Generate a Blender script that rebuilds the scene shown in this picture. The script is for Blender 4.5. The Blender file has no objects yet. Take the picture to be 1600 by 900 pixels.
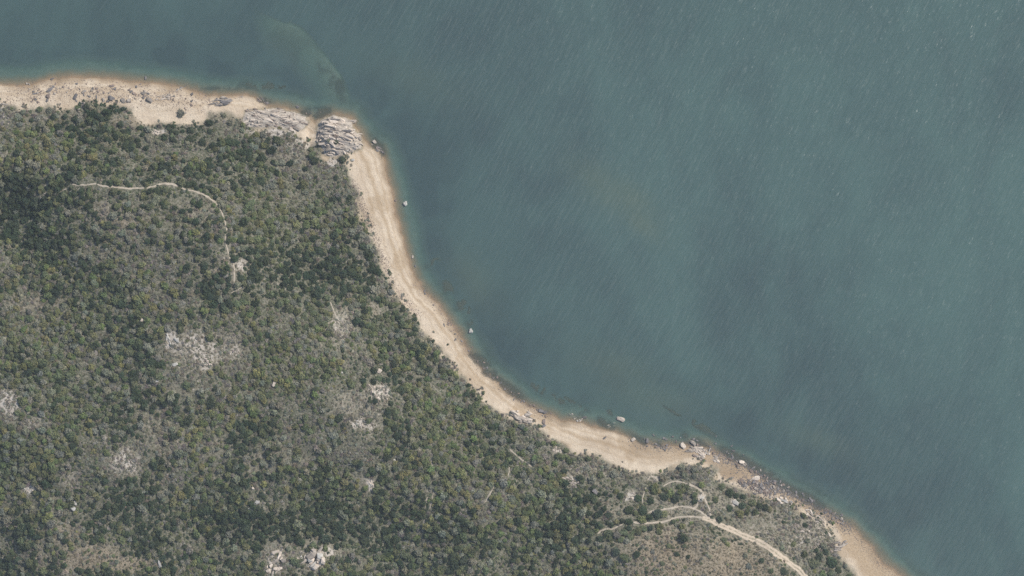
import bpy, bmesh, math, random
import numpy as np
from mathutils import Vector, Matrix

random.seed(7)
rng = np.random.default_rng(7)
scene = bpy.context.scene
C = scene.collection

# ------------------------------------------------------------------ camera, sky, sun, exposure
S = 0.5                      # metres on the ground per pixel of the 1600 x 900 photograph
H = 2500.0                   # flying height
cam_d = bpy.data.cameras.new('camera')
cam_d.sensor_width = 36.0
cam_d.lens = 36.0 * H / (1600 * S)
cam_d.clip_start = 10.0
cam_d.clip_end = 20000.0
cam = bpy.data.objects.new('camera', cam_d)
cam.location = (0, 0, H)
C.objects.link(cam)
scene.camera = cam

HAZE = .000030               # thin air: about a twelfth of the light lost on the way up
SUN_EL, SUN_AZ = 47.0, 54.0  # azimuth clockwise from the top of the picture
world = bpy.data.worlds.new('World')
scene.world = world
world.use_nodes = True
wn = world.node_tree
wn.nodes.clear()
w_out = wn.nodes.new('ShaderNodeOutputWorld')
w_bg = wn.nodes.new('ShaderNodeBackground')
w_sky = wn.nodes.new('ShaderNodeTexSky')
w_sky.sky_type = 'NISHITA'
w_sky.sun_disc = False
w_sky.sun_elevation = math.radians(SUN_EL)
w_sky.sun_rotation = math.radians(SUN_AZ)
w_bg.inputs['Strength'].default_value = 0.12
wn.links.new(w_sky.outputs[0], w_bg.inputs['Color'])
wn.links.new(w_bg.outputs[0], w_out.inputs['Surface'])

sun_d = bpy.data.lights.new('sun', 'SUN')
sun_d.energy = 3.9
sun_d.angle = math.radians(0.53)
sun_d.color = (1.0, 0.95, 0.87)
sun = bpy.data.objects.new('sun', sun_d)
to_sun = Vector((math.sin(math.radians(SUN_AZ)) * math.cos(math.radians(SUN_EL)),
                 math.cos(math.radians(SUN_AZ)) * math.cos(math.radians(SUN_EL)),
                 math.sin(math.radians(SUN_EL))))
sun.rotation_euler = to_sun.to_track_quat('Z', 'Y').to_euler()
sun.location = to_sun * 1000
C.objects.link(sun)

scene.view_settings.view_transform = 'Standard'
scene.view_settings.look = 'None'
scene.view_settings.gamma = 1.0
scene.view_settings.use_curve_mapping = False
scene.view_settings.exposure = 0.17
scene.render.engine = 'CYCLES'
scene.cycles.max_bounces = 6
scene.cycles.diffuse_bounces = 3
scene.cycles.transparent_max_bounces = 8
scene.cycles.use_denoising = False


# ------------------------------------------------------------------ numeric helpers
def sstep(a, b, x):
    t = np.clip((x - a) / (b - a), 0, 1)
    return t * t * (3 - 2 * t)


def _h(ix, iy, seed):
    n = (ix.astype(np.int64) * 374761393 + iy.astype(np.int64) * 668265263 + seed * 1442695041) & 0xFFFFFFFF
    n = ((n ^ (n >> 13)) * 1274126177) & 0xFFFFFFFF
    n = ((n ^ (n >> 16)) * 2246822519) & 0xFFFFFFFF
    return ((n ^ (n >> 15)) & 0xFFFFFF) / float(0xFFFFFF)


def vnoise(x, y, size, seed):
    x = np.asarray(x, float) / size + 1000.37
    y = np.asarray(y, float) / size + 1000.71
    ix, iy = np.floor(x), np.floor(y)
    fx, fy = x - ix, y - iy
    fx = fx * fx * (3 - 2 * fx)
    fy = fy * fy * (3 - 2 * fy)
    a, b = _h(ix, iy, seed), _h(ix + 1, iy, seed)
    c, d = _h(ix, iy + 1, seed), _h(ix + 1, iy + 1, seed)
    return (a * (1 - fx) + b * fx) * (1 - fy) + (c * (1 - fx) + d * fx) * fy


def fbm(x, y, size, seed, octv=4, gain=0.5):
    s, amp, tot = 0, 1.0, 0
    for k in range(octv):
        s = s + amp * vnoise(x, y, size / 2 ** k, seed + 17 * k)
        tot += amp
        amp *= gain
    return s / tot


def pxw(pts):
    a = np.array(pts, float)
    return np.stack([(a[:, 0] - 800) * S, (450 - a[:, 1]) * S], 1)


def poly_dist(x, y, poly, closed=False, inside=False):
    x, y = np.asarray(x, float).ravel(), np.asarray(y, float).ravel()
    best = np.full(x.shape, 1e18)
    ins = np.zeros(x.shape, bool)
    n = len(poly)
    for i in range(n if (closed or inside) else n - 1):
        ax, ay = poly[i]
        bx, by = poly[(i + 1) % n]
        if i < n - 1 or closed:
            dx, dy = bx - ax, by - ay
            t = np.clip(((x - ax) * dx + (y - ay) * dy) / (dx * dx + dy * dy + 1e-9), 0, 1)
            best = np.minimum(best, (x - ax - t * dx) ** 2 + (y - ay - t * dy) ** 2)
        if inside and ay != by:
            c = ((ay > y) != (by > y)) & (x < (bx - ax) * (y - ay) / (by - ay) + ax)
            ins ^= c
    return np.sqrt(best), ins


# ------------------------------------------------------------------ surveyed lines (photograph pixels at sea level)
SHORE = [(-9000, 600), (-2500, 300), (-900, 190), (-400, 150), (-150, 142), (-50, 137), (0, 135), (28, 135), (50, 133), (75, 126), (100, 122.5),
         (150, 122.5), (200, 127), (237, 130), (275, 138), (300, 143), (325, 150), (355, 152), (385, 150),
         (398, 153), (410, 160), (420, 166), (440, 169), (460, 173), (478, 180), (486, 190), (494, 197), (499, 188),
         (508, 182), (522, 180), (550, 187), (552, 196), (561, 207), (566, 218), (577, 226), (594, 236), (599, 252),
         (606, 280), (612, 305), (617, 330), (627, 367), (635, 400), (645, 430), (660, 455), (682, 475), (700, 497),
         (712, 515), (725, 540), (740, 562), (757, 582), (775, 596), (792, 608), (805, 622), (825, 635), (840, 642),
         (860, 651), (876, 660), (895, 660), (915, 665), (937, 671), (962, 676), (985, 687), (1000, 694), (1030, 699),
         (1060, 700), (1080, 696), (1100, 700), (1117, 709), (1140, 720), (1165, 727), (1182, 740), (1207, 755),
         (1232, 771), (1260, 785), (1285, 799), (1312, 817), (1330, 824), (1345, 840), (1362, 858), (1378, 880),
         (1400, 896), (1440, 925), (1520, 990), (1750, 1180), (2400, 1800), (9000, 8000)]
VEG = [(-9000, 680), (-2500, 350), (-900, 225), (-400, 180), (-150, 172), (0, 163), (15, 168), (37, 169), (62, 168), (97, 170), (117, 166), (132, 155), (145, 158), (160, 162),
       (180, 166), (196, 168), (205, 173), (213, 182), (222, 190), (235, 196), (255, 193), (270, 190), (300, 194), (316, 194), (324, 188), (329, 181),
       (338, 177), (355, 178), (382, 190), (400, 202), (440, 200), (462, 207), (475, 217), (485, 228), (497, 222),
       (507, 245), (525, 247), (542, 242), (543, 262), (548, 280), (555, 300), (561, 325), (572, 350), (582, 375),
       (592, 400), (601, 425), (612, 450), (627, 470), (647, 492), (665, 519), (690, 541), (698, 565), (722, 585),
       (737, 607), (755, 625), (775, 640), (805, 655), (838, 668), (865, 685), (885, 702), (932, 717), (960, 727),
       (982, 733), (1010, 738), (1035, 738), (1055, 732), (1066, 723), (1080, 722), (1100, 728), (1120, 736),
       (1122, 748), (1135, 756), (1155, 763), (1170, 774), (1195, 779), (1215, 781), (1242, 789), (1260, 803),
       (1282, 812), (1300, 823), (1305, 836), (1304, 850), (1310, 867), (1322, 882), (1335, 898), (1360, 930),
       (1450, 1010), (1680, 1200), (2300, 1820), (8900, 8100)]
CLOSE = [(9000, 9500), (-9500, 9500)]
shore_w, veg_w = pxw(SHORE), pxw(VEG)
shore_poly, veg_poly = np.vstack([shore_w, pxw(CLOSE)]), np.vstack([veg_w, pxw(CLOSE)])
n_sh, n_vg = len(shore_w), len(veg_w)


def signed(x, y, line, polygon):
    d, _ = poly_dist(x, y, line)
    _, i = poly_dist(x, y, polygon, inside=True)
    return np.where(i, d, -d)


HEAD1 = pxw([(378, 188), (384, 176), (404, 170), (420, 168), (440, 170), (462, 174), (478, 181), (482, 192), (470, 206),
             (440, 198), (400, 200)])
HEAD2 = pxw([(497, 203), (503, 186), (522, 181), (550, 187), (552, 197), (561, 207), (565, 219), (566, 233), (545, 240),
             (520, 244), (508, 240), (500, 225)])
GULLY = pxw([(489, 186), (488, 200), (486, 214), (483, 228), (481, 244), (479, 258)])
BAR = pxw([(452, 38), (470, 46), (486, 62), (500, 80), (515, 98), (532, 122), (541, 145), (548, 172)])

# hills: centre (px), radius (px), height (m)
HILLS = [(330, 540, 170, 26), (230, 310, 110, 16), (560, 640, 130, 14), (170, 720, 130, 20), (20, 640, 80, 12),
         (480, 880, 90, 12), (1130, 880, 160, 13), (890, 760, 90, 6), (20, 330, 70, -16), (60, 430, 60, -8),
         (480, 810, 80, -10), (610, 830, 90, -10), (330, 810, 60, -5), (480, 420, 90, -6), (900, 840, 80, -5),
         (380, 400, 70, 9), (110, 880, 100, 12)]


# weedy reefs under the water: px, py, rx, ry, strength
WEED = [(790, 605, 26, 7, .7), (770, 590, 14, 9, .8), (755, 565, 12, 7, .6), (862, 618, 40, 5, .7), (845, 608, 20, 7, .7), (900, 632, 26, 4, .6),
        (948, 641, 10, 4, .9), (945, 661, 14, 5, .6), (1070, 655, 50, 4, .5), (1100, 668, 25, 5, .6), (678, 410, 7, 14, .5), (735, 505, 14, 8, .4),
        (725, 480, 18, 12, .5), (700, 450, 20, 12, .4), (410, 158, 10, 5, .7), (490, 178, 18, 6, .7), (500, 172, 20, 5, .5), (1150, 712, 20, 7, .6), (1085, 690, 24, 6, .6),
        (1010, 693, 20, 4, .6), (1035, 699, 10, 3, .7), (1140, 708, 14, 6, .7), (420, 132, 40, 8, .6), (345, 138, 30, 3, .3), (1265, 782, 24, 8, .8),
        (590, 228, 14, 7, .7), (1235, 765, 20, 6, .7), (1200, 742, 20, 7, .7), (1175, 728, 18, 6, .7), (740, 560, 8, 8, .6)]


def reef(x, y):
    f = np.zeros_like(x)
    for px, py, rx, ry, k in WEED:
        cx, cy = (px - 800) * S, (450 - py) * S
        ang = math.radians(-32 if px > 740 else -60 if px > 560 else 0)
        ca, sa = math.cos(ang), math.sin(ang)
        u, v = (x - cx) * ca + (y - cy) * sa, -(x - cx) * sa + (y - cy) * ca
        f = np.maximum(f, k * np.exp(-((u / (rx * S)) ** 2 + (v / (ry * S)) ** 2) * .9))
    return f


def height(x, y):
    shp = np.shape(x)
    x, y = np.asarray(x, float).ravel(), np.asarray(y, float).ravel()
    wx = x + 3.0 * (fbm(x, y, 14, 5, 3) - .5) + 1.4 * (vnoise(x, y, 3.5, 8) - .5)
    wy = y + 3.0 * (fbm(x, y, 14, 6, 3) - .5) + 1.4 * (vnoise(x, y, 3.5, 9) - .5)
    ds = signed(wx, wy, shore_w, shore_poly)
    dv = signed(wx, wy, veg_w, veg_poly)
    land = np.maximum(ds, 0)
    z = 2.6 * (1 - np.exp(-land / 13.0)) + 0.012 * np.minimum(land, 60)
    inl = np.maximum(dv, 0)
    z = z + 22 * (1 - np.exp(-inl / 85.0))
    hill = np.zeros_like(x)
    for px, py, r, h in HILLS:
        cx, cy = (px - 800) * S, (450 - py) * S
        hill += h * np.exp(-((x - cx) ** 2 + (y - cy) ** 2) / (r * S) ** 2)
    far = np.exp(-(np.maximum(np.abs(x) - 480, 0) + np.maximum(np.abs(y) - 320, 0)) / 300)
    z += hill * sstep(0, 70, inl)
    z += sstep(0, 30, inl) * (15 * (fbm(x, y, 70, 31, 3) - .5) + 2.0 * (vnoise(x, y, 11, 37) - .5)) * far
    z += sstep(0, 400, np.maximum(inl - 300, 0)) * 60 * fbm(x, y, 900, 41, 3)
    z += sstep(-.5, 2, ds) * 0.22 * (vnoise(x, y, 4.2, 51) - .5)
    # rocky headlands stand up, the gully between them is cut down
    for poly, hh in ((HEAD1, 1.6), (HEAD2, 3.4)):
        d, i = poly_dist(x, y, poly, closed=True, inside=True)
        u_, v_ = x * .97 - y * .24, x * .24 + y * .97
        z += hh * np.where(i, sstep(-1, 6, d), 0) * (0.5 + 0.6 * vnoise(x, y, 7, 61) + .8 * vnoise(u_ / 4.5, v_, 2.0, 62))
    d, _ = poly_dist(x, y, GULLY)
    z -= 2.2 * np.exp(-(d / 3.2) ** 2) * sstep(1, 8, land)
    # sea bed
    w = np.maximum(-ds, 0)
    wn_ = w + 7 * (fbm(x, y, 22, 71, 4) - .5)
    shoal = np.exp(-(((x - 92) / 55) ** 2 + ((y + 88) / 20) ** 2))            # the bay floor stays shallow
    bed = -(.95 * (1 - np.exp(-w / 8.0)) + (1.9 - 1.1 * shoal) * sstep(10, 21, wn_) + 0.03 * np.clip(w - 45, 0, 100) + 0.002 * np.maximum(w - 130, 0))
    bed -= sstep(2, 14, w) * 0.3 * (fbm(x, y, 12, 72, 4) - .5)
    db, _ = poly_dist(x, y, BAR)
    side = (x - (-160)) * 0.8 + (y - 185) * 0.75          # landward of the bar's sharp edge
    sgn = np.where(_bar_side(x, y) > 0, 1, 0)
    bar = np.where(sgn, np.exp(-(db / 34.0) ** 2), np.exp(-(db / 3.5) ** 2))
    bed = np.maximum(bed, np.where(w > 6, -(0.32 + 2.2 * (1 - bar) + .6 * fbm(x, y, 30, 75, 3)) - 6 * (1 - bar) ** 3, -99))
    rf = np.clip(reef(x, y) * 1.6 * sstep(.36, .54, fbm(x, y, 8, 99, 4, .65)), 0, 1)
    bed = np.maximum(bed, np.where(w > 2, -9 + 8.72 * np.clip(rf * 2.2, 0, 1), -99))
    z = np.where(ds > 0, np.maximum(z, 0.02), np.minimum(bed, -0.01))
    return z.reshape(shp)


def _bar_side(x, y):
    """Positive on the landward (lower left) side of the sandbar's edge."""
    out = np.zeros_like(x)
    best = np.full(x.shape, 1e18)
    for i in range(len(BAR) - 1):
        ax, ay = BAR[i]
        bx, by = BAR[i + 1]
        dx, dy = bx - ax, by - ay
        t = np.clip(((x - ax) * dx + (y - ay) * dy) / (dx * dx + dy * dy), 0, 1)
        d2 = (x - ax - t * dx) ** 2 + (y - ay - t * dy) ** 2
        cr = dx * (y - ay) - dy * (x - ax)
        m = d2 < best
        best = np.where(m, d2, best)
        out = np.where(m, -cr, out)
    return out


def at(px, py):
    """Ground points seen at photograph pixels: walk each line of sight down to the terrain."""
    x0, y0 = (np.asarray(px, float) - 800) * S, (450 - np.asarray(py, float)) * S
    z = np.zeros_like(x0)
    for _ in range(4):
        f = (H - z) / H
        z = height(x0 * f, y0 * f)
        z = np.maximum(z, 0)
    f = (H - z) / H
    return x0 * f, y0 * f, z


def at1(px, py):
    x, y, z = at(np.array([px]), np.array([py]))
    return float(x[0]), float(y[0]), float(z[0])


def gz(x, y):
    return float(height(np.array([x]), np.array([y]))[0])


# ------------------------------------------------------------------ ground cover survey
# px, py, rx, ry, cover lost, bare rock, reddish grass, share of grey dry shrubs
PATCH = [(165, 335, 45, 22, .55, .1, .25, .6), (205, 350, 30, 18, .5, .1, .5, .5), (300, 335, 40, 25, .3, .15, .1, .6),
         (376, 410, 11, 15, .95, .6, .2, .2), (355, 415, 20, 25, .5, .2, .1, .5), (268, 530, 9, 12, .9, 1, 0, 0),
         (315, 545, 60, 28, .58, .55, .1, .5), (365, 545, 15, 19, .8, .5, 0, .6), (322, 567, 18, 10, .8, .55, 0, .5),
         (535, 510, 22, 30, .75, .5, 0, .8), (585, 485, 12, 10, .85, .4, .2, .3), (592, 612, 20, 14, .95, .7, .05, .5),
         (560, 635, 40, 25, .55, .35, .05, .7), (568, 662, 22, 12, .7, .75, 0, .5), (10, 630, 27, 27, .95, .75, 0, 1),
         (45, 663, 16, 11, .8, .5, 0, .8), (195, 721, 24, 17, .97, .68, 0, .8), (203, 733, 12, 10, .95, .6, 0, .8), (45, 765, 15, 9, .8, .7, 0, .8),
         (108, 745, 16, 14, .6, .4, .1, .6), (265, 695, 30, 20, .45, .3, .2, .6), (140, 870, 45, 22, .8, .1, .9, .3),
         (100, 835, 40, 18, .4, .1, .6, .4), (200, 885, 40, 12, .6, .15, .8, .3), (430, 875, 24, 27, .75, .5, 0, .7),
         (488, 872, 23, 21, .9, .55, 0, .4), (515, 862, 14, 10, .8, .6, .1, .4), (420, 720, 40, 25, .4, .25, .1, .7),
         (560, 750, 30, 14, .45, .3, .1, .5), (580, 757, 10, 12, .8, .9, 0, .2), (455, 240, 35, 30, .5, .4, .1, .8), (425, 206, 45, 9, .6, .75, 0, .6), (467, 214, 14, 12, .8, .8, 0, .5), (395, 187, 16, 8, .7, .7, .2, .7), (425, 183, 15, 7, .4, .3, .9, .9), (350, 185, 25, 7, .3, .1, .3, .9),
         (480, 222, 12, 18, .7, .8, 0, .6), (520, 237, 14, 12, .8, .3, .6, .7), (515, 255, 12, 10, .8, .8, 0, .4),
         (1050, 870, 75, 42, .93, .05, .9, .3), (1140, 880, 80, 42, .88, .05, .85, .35), (1200, 830, 50, 35, .62, .2, .1, .8),
         (1255, 842, 45, 28, .7, .45, .1, .9), (1080, 790, 60, 24, .62, .15, .15, .5), (1075, 742, 40, 14, .3, .2, 0, 1),
         (1020, 745, 20, 9, .75, .5, .1, .6), (930, 735, 60, 14, .35, .2, .2, .9), (985, 776, 12, 11, .75, .6, 0, .4),
         (892, 755, 18, 12, .6, .55, 0, .4), (867, 703, 12, 9, .7, .6, 0, .4), (1096, 777, 8, 8, 1, .9, 0, 0),
         (243, 206, 14, 6, .85, .8, 0, .2), (60, 182, 60, 12, .35, .2, .1, .9), (205, 185, 20, 10, .35, .1, .6, .8),
         (1150, 785, 8, 7, .9, .8, 0, 0), (180, 690, 30, 15, .2, .2, .1, .6), (255, 630, 60, 30, .15, .3, .0, .5),
         (300, 600, 70, 25, .2, .35, 0, .5), (60, 870, 40, 20, .3, .05, .3, .4), (330, 700, 25, 20, .25, .2, .1, .5),
         (500, 700, 60, 30, .15, .1, .1, .6), (960, 800, 30, 14, .4, .1, .2, .5), (1000, 845, 30, 20, .55, .05, .5, .3),
         (150, 400, 60, 14, .1, .0, .1, .5), (60, 470, 50, 14, .35, .1, .3, .6), (240, 660, 30, 16, .25, .1, .1, .6)]
DARK = [(25, 320, 45, 60, 1), (40, 570, 32, 35, .9), (480, 830, 150, 26, .8), (330, 808, 60, 14, .8), (570, 800, 90, 25, .8),
        (900, 810, 60, 50, .7), (60, 380, 40, 40, .8), (480, 420, 80, 40, .5), (640, 560, 60, 40, .3), (170, 170, 40, 20, .4),
        (250, 640, 60, 26, .5), (520, 330, 40, 40, .4), (300, 260, 60, 20, .2), (760, 700, 60, 30, .2), (740, 830, 80, 50, .4)]
LIGHT = [(100, 240, 60, 40, .7), (30, 290, 30, 25, .5), (110, 430, 70, 40, .5), (60, 505, 60, 25, .5), (250, 450, 40, 30, .6),
         (420, 215, 40, 25, .6), (700, 640, 60, 50, .5), (850, 710, 40, 20, .7), (1040, 770, 22, 10, .8), (110, 690, 40, 25, .6),
         (310, 700, 40, 30, .5), (480, 600, 60, 40, .3), (280, 690, 30, 20, .4), (720, 740, 60, 40, .3)]


def blobs(x, y, rows):
    x, y = np.asarray(x, float), np.asarray(y, float)
    wx = x + 9 * (fbm(x, y, 16, 81, 3) - .5)
    wy = y + 9 * (fbm(x, y, 16, 82, 3) - .5)
    out = []
    for r in rows:
        cx, cy = _pc[r[0], r[1]]
        q = ((wx - cx) / (r[2] * S)) ** 2 + ((wy - cy) / (r[3] * S)) ** 2
        out.append(np.exp(-q ** 1.4 * .8))
    return out


_all = [(r[0], r[1]) for r in PATCH + DARK + LIGHT]
_ax, _ay, _ = at(np.array([p[0] for p in _all]), np.array([p[1] for p in _all]))
_pc = {p: (_ax[i], _ay[i]) for i, p in enumerate(_all)}


def cover_fields(x, y):
    g = blobs(x, y, PATCH)
    bare = rock = red = grey = 0
    for w, r in zip(g, PATCH):
        bare = np.maximum(bare, w * r[4])
        rock = np.maximum(rock, w * r[5])
        red = np.maximum(red, w * r[6])
        grey = np.maximum(grey, w * r[7])
    dark = light = 0
    for w, r in zip(blobs(x, y, DARK), DARK):
        dark = np.maximum(dark, w * r[4])
    for w, r in zip(blobs(x, y, LIGHT), LIGHT):
        light = np.maximum(light, w * r[4])
    return bare, rock, red, grey, dark, light


# paths: points (px), width (m)
PATHS = [
    ('vehicle track', [(1300, 935), (1262, 905), (1245, 888), (1225, 872), (1200, 855), (1175, 842), (1150, 831), (1132, 823), (1112, 814), (1097, 809)], 4.4),
    ('track west arm', [(1097, 809), (1084, 807), (1070, 807), (1055, 809), (1037, 815), (1015, 818), (1000, 817), (988, 816)], 2.0),
    ('track far west', [(973, 819), (962, 824), (955, 827), (945, 826), (939, 829), (934, 834)], 2.0),
    ('track upper arm', [(1112, 814), (1102, 805), (1094, 799), (1082, 794), (1070, 791), (1060, 791), (1048, 794), (1036, 796), (1022, 797), (1013, 801)], 1.8),
    ('track spur', [(1084, 795), (1089, 790), (1090, 784), (1094, 779)], 2.0),
    ('track loop', [(1112, 813), (1111, 805), (1109, 798), (1106, 790), (1103, 783), (1100, 776), (1098, 770), (1093, 764), (1086, 760), (1077, 757), (1068, 754), (1058, 752), (1048, 753), (1042, 756), (1037, 760)], 1.7),
    ('small link', [(1012, 758), (1008, 764), (1006, 772), (1004, 780), (1004, 786)], 1.1),
    ('beach link', [(1012, 750), (1016, 744), (1019, 739)], 1.0),
    ('beach link b', [(1017, 743), (1023, 746), (1028, 751)], 1.0),
    ('bay path', [(797, 702), (804, 709), (812, 716), (822, 722), (831, 729)], 1.4),
    ('ridge a', [(112, 287), (122, 289), (135, 289), (150, 287)], 1.4),
    ('ridge b', [(152, 288), (161, 290), (170, 291.5), (187, 293), (200, 294.5), (215, 294), (232, 293), (241, 291), (250, 287.5), (260, 286.5), (270, 288), (278, 291)], 1.9),
    ('ridge c', [(278, 291), (290, 296), (305, 299), (313, 302), (320, 305), (328, 310), (336, 316), (340, 321)], 1.6),
    ('ridge d', [(341, 323), (346, 331), (350, 341), (353, 352), (354, 360)], 1.4),
    ('ridge e', [(353, 366), (352, 377), (355, 388), (357, 398)], 1.2),
    ('ridge f', [(358, 401), (362, 406), (365, 413), (366, 424), (366, 441)], 1.4),
    ('ridge g', [(382, 447), (372, 452), (361, 458)], 1.0),
    ('west bit', [(62, 311), (68, 305), (73, 300)], 1.3),
    ('west bit b', [(70, 291), (77, 287), (79, 290)], 1.1),
    ('west bit c', [(92, 301), (98, 297), (104, 295)], 1.1),
    ('streak', [(660, 831), (662, 820), (663, 812)], 1.3),
    ('streak b', [(664, 794), (666, 785), (668, 777)], 1.1),
    ('streak c', [(671, 797), (674, 786), (676, 775), (678, 762)], 1.0),
    ('streak d', [(676, 729), (674, 722), (675, 714)], 1.1),
    ('lower streak', [(758, 785), (763, 776), (768, 768), (773, 759)], 1.6),
    ('lower streak b', [(794, 744), (796, 737), (796, 730)], 1.2),
    ('scar', [(516, 472), (520, 482), (524, 492), (527, 497)], .9),
]
path_w = []
for nm, pts, wd in PATHS:
    a = np.array(pts, float)
    X, Y, Z = at(a[:, 0], a[:, 1])
    path_w.append((nm, np.stack([X, Y], 1), wd))

# ------------------------------------------------------------------ material helpers
def new_mat(name):
    m = bpy.data.materials.new(name)
    m.use_nodes = True
    nt = m.node_tree
    nt.nodes.clear()
    out = nt.nodes.new('ShaderNodeOutputMaterial')
    return m, nt, out


class NB:
    """Small node-building helper."""
    def __init__(self, nt):
        self.nt = nt

    def n(self, t, **kw):
        nd = self.nt.nodes.new(t)
        for k, v in kw.items():
            setattr(nd, k, v)
        return nd

    def put(self, sock, v):
        if isinstance(v, bpy.types.NodeSocket):
            self.nt.links.new(v, sock)
        elif v is not None:
            if isinstance(v, tuple) and len(v) == 3 and sock.type == 'RGBA':
                v = (*v, 1)
            sock.default_value = v

    def attr(self, name, typ='GEOMETRY', out='Fac'):
        return self.n('ShaderNodeAttribute', attribute_name=name, attribute_type=typ).outputs[out]

    def mix(self, f, a, b, mode='MIX'):
        nd = self.n('ShaderNodeMix', data_type='RGBA', blend_type=mode)
        self.put(nd.inputs[0], f)
        self.put(nd.inputs[6], a)
        self.put(nd.inputs[7], b)
        return nd.outputs[2]

    def math(self, op, a, b=None, clamp=False):
        nd = self.n('ShaderNodeMath', operation=op, use_clamp=clamp)
        self.put(nd.inputs[0], a)
        if b is not None:
            self.put(nd.inputs[1], b)
        return nd.outputs[0]

    def rng(self, v, a, b, c=0.0, d=1.0, smooth=False):
        nd = self.n('ShaderNodeMapRange')
        if smooth:
            nd.interpolation_type = 'SMOOTHSTEP'
        self.put(nd.inputs[0], v)
        for i, q in enumerate((a, b, c, d)):
            nd.inputs[1 + i].default_value = q
        return nd.outputs[0]

    def noise(self, scale, vec=None, detail=4.0, rough=0.55, dist=0.0):
        nd = self.n('ShaderNodeTexNoise')
        nd.inputs['Scale'].default_value = scale
        nd.inputs['Detail'].default_value = detail
        nd.inputs['Roughness'].default_value = rough
        nd.inputs['Distortion'].default_value = dist
        if vec is not None:
            self.put(nd.inputs['Vector'], vec)
        return nd.outputs[0]

    def pos(self):
        return self.n('ShaderNodeNewGeometry').outputs['Position']

    def mapping(self, vec, rot=0.0, scale=(1, 1, 1)):
        nd = self.n('ShaderNodeMapping')          # turn first, then stretch
        self.put(nd.inputs['Vector'], vec)
        nd.inputs['Rotation'].default_value = (0, 0, rot)
        n2 = self.n('ShaderNodeMapping')
        self.put(n2.inputs['Vector'], nd.outputs[0])
        n2.inputs['Scale'].default_value = scale
        return n2.outputs[0]

    def bump(self, h, dist, strength=1.0, normal=None):
        nd = self.n('ShaderNodeBump')
        nd.inputs['Strength'].default_value = strength
        nd.inputs['Distance'].default_value = dist
        self.put(nd.inputs['Height'], h)
        if normal is not None:
            self.put(nd.inputs['Normal'], normal)
        return nd.outputs[0]

    def pbsdf(self, col, rough=0.9, spec=0.2, normal=None):
        nd = self.n('ShaderNodeBsdfPrincipled')
        self.put(nd.inputs['Base Color'], col)
        self.put(nd.inputs['Roughness'], rough)
        nd.inputs['Specular IOR Level'].default_value = spec
        if normal is not None:
            self.put(nd.inputs['Normal'], normal)
        return nd.outputs[0]


def ground_material():
    m, nt, out = new_mat('ground')
    b = NB(nt)
    p = b.pos()
    n1, n2, n3 = b.noise(.09, p, 5), b.noise(.55, p, 4), b.noise(2.2, p, 3)
    soil = b.mix(b.rng(n1, .35, .65), (.175, .155, .108), (.25, .22, .165))
    soil = b.mix(b.rng(n2, .45, .68), soil, (.34, .305, .25))
    soil = b.mix(b.rng(b.noise(.8, p, 3), .54, .70), soil, (.08, .08, .055))
    soil = b.mix(b.rng(b.noise(.33, p, 5, .7), .50, .62, 0, .8), soil, (.115, .125, .078))
    soil = b.mix(b.rng(b.noise(1.7, p, 3, .6), .53, .66, 0, .6), soil, (.32, .285, .23))
    soil = b.mix(b.math('MULTIPLY', b.rng(b.attr('bare'), .45, .05), b.rng(b.noise(.7, p, 5, .7), .38, .58, 0, .95)), soil, (.092, .098, .062))
    redc = b.mix(b.rng(n2, .35, .65), (.21, .165, .112), (.305, .245, .17))
    soil = b.mix(b.math('MULTIPLY', b.attr('red'), b.rng(n1, .25, .6, .45, 1)), soil, redc)
    rockc = b.mix(b.rng(n2, .3, .7), (.37, .325, .27), (.52, .47, .405))
    rockc = b.mix(b.rng(n3, .58, .75), rockc, (.24, .22, .20))
    rk = b.rng(b.math('ADD', b.attr('rock'), b.math('MULTIPLY', b.math('SUBTRACT', b.noise(.38, p, 4), .5), .9)), .42, .62)
    st = b.noise(1.0, b.mapping(p, math.radians(14), (.12, 1.05, 1)), 4, .65, .6)
    hd_ = b.attr('head')
    rockc = b.mix(b.math('MULTIPLY', hd_, b.rng(st, .52, .60, 0, .8)), rockc, (.11, .092, .08))
    rockc = b.mix(b.math('MULTIPLY', hd_, b.rng(st, .36, .30)), rockc, (.22, .18, .145))
    soil = b.mix(rk, soil, rockc)
    # beach sand: pale when dry, brown when wet
    dry = b.mix(b.rng(n1, .35, .65), (.56, .45, .325), (.66, .55, .41))
    dry = b.mix(b.rng(n3, .55, .8, 0, .5), dry, (.50, .42, .34))
    dry = b.mix(b.math('MULTIPLY', b.rng(b.noise(.5, p, 6, .75), .50, .66), .6), dry, (.40, .325, .25))
    tan = b.mix(b.rng(n2, .3, .7), (.385, .285, .18), (.47, .36, .24))
    sand = b.mix(b.attr('strip'), dry, tan)
    wetc = b.mix(b.rng(n1, .3, .7), (.29, .215, .135), (.37, .27, .175))
    sand = b.mix(b.attr('wet'), sand, wetc)
    peb = b.math('MULTIPLY', b.attr('pebble'), b.rng(b.noise(1.3, p, 3, .6), .52, .60))
    sand = b.mix(b.math('MULTIPLY', peb, .75), sand, (.14, .115, .095))
    sand = b.mix(b.attr('ooze'), sand, b.mix(b.rng(n2, .3, .7), (.20, .24, .20), (.285, .33, .28)))
    col = b.mix(b.attr('sand'), soil, sand)
    col = b.mix(b.attr('weed'), col, (.055, .06, .045))
    nrm = b.bump(b.noise(.9, p, 5, .65), .55)
    nt.links.new(b.pbsdf(col, .95, .15, nrm), out.inputs[0])
    return m


# wave lengths along and across the crests, wave height, gloss
WAVE1, WAVE2, W2A, WAVEH, WROUGH, GUST, WANI = (.14, .78, 1), (.06, .24, 1), 1.0, .70, .25, (.2, 1.8), .5


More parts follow.
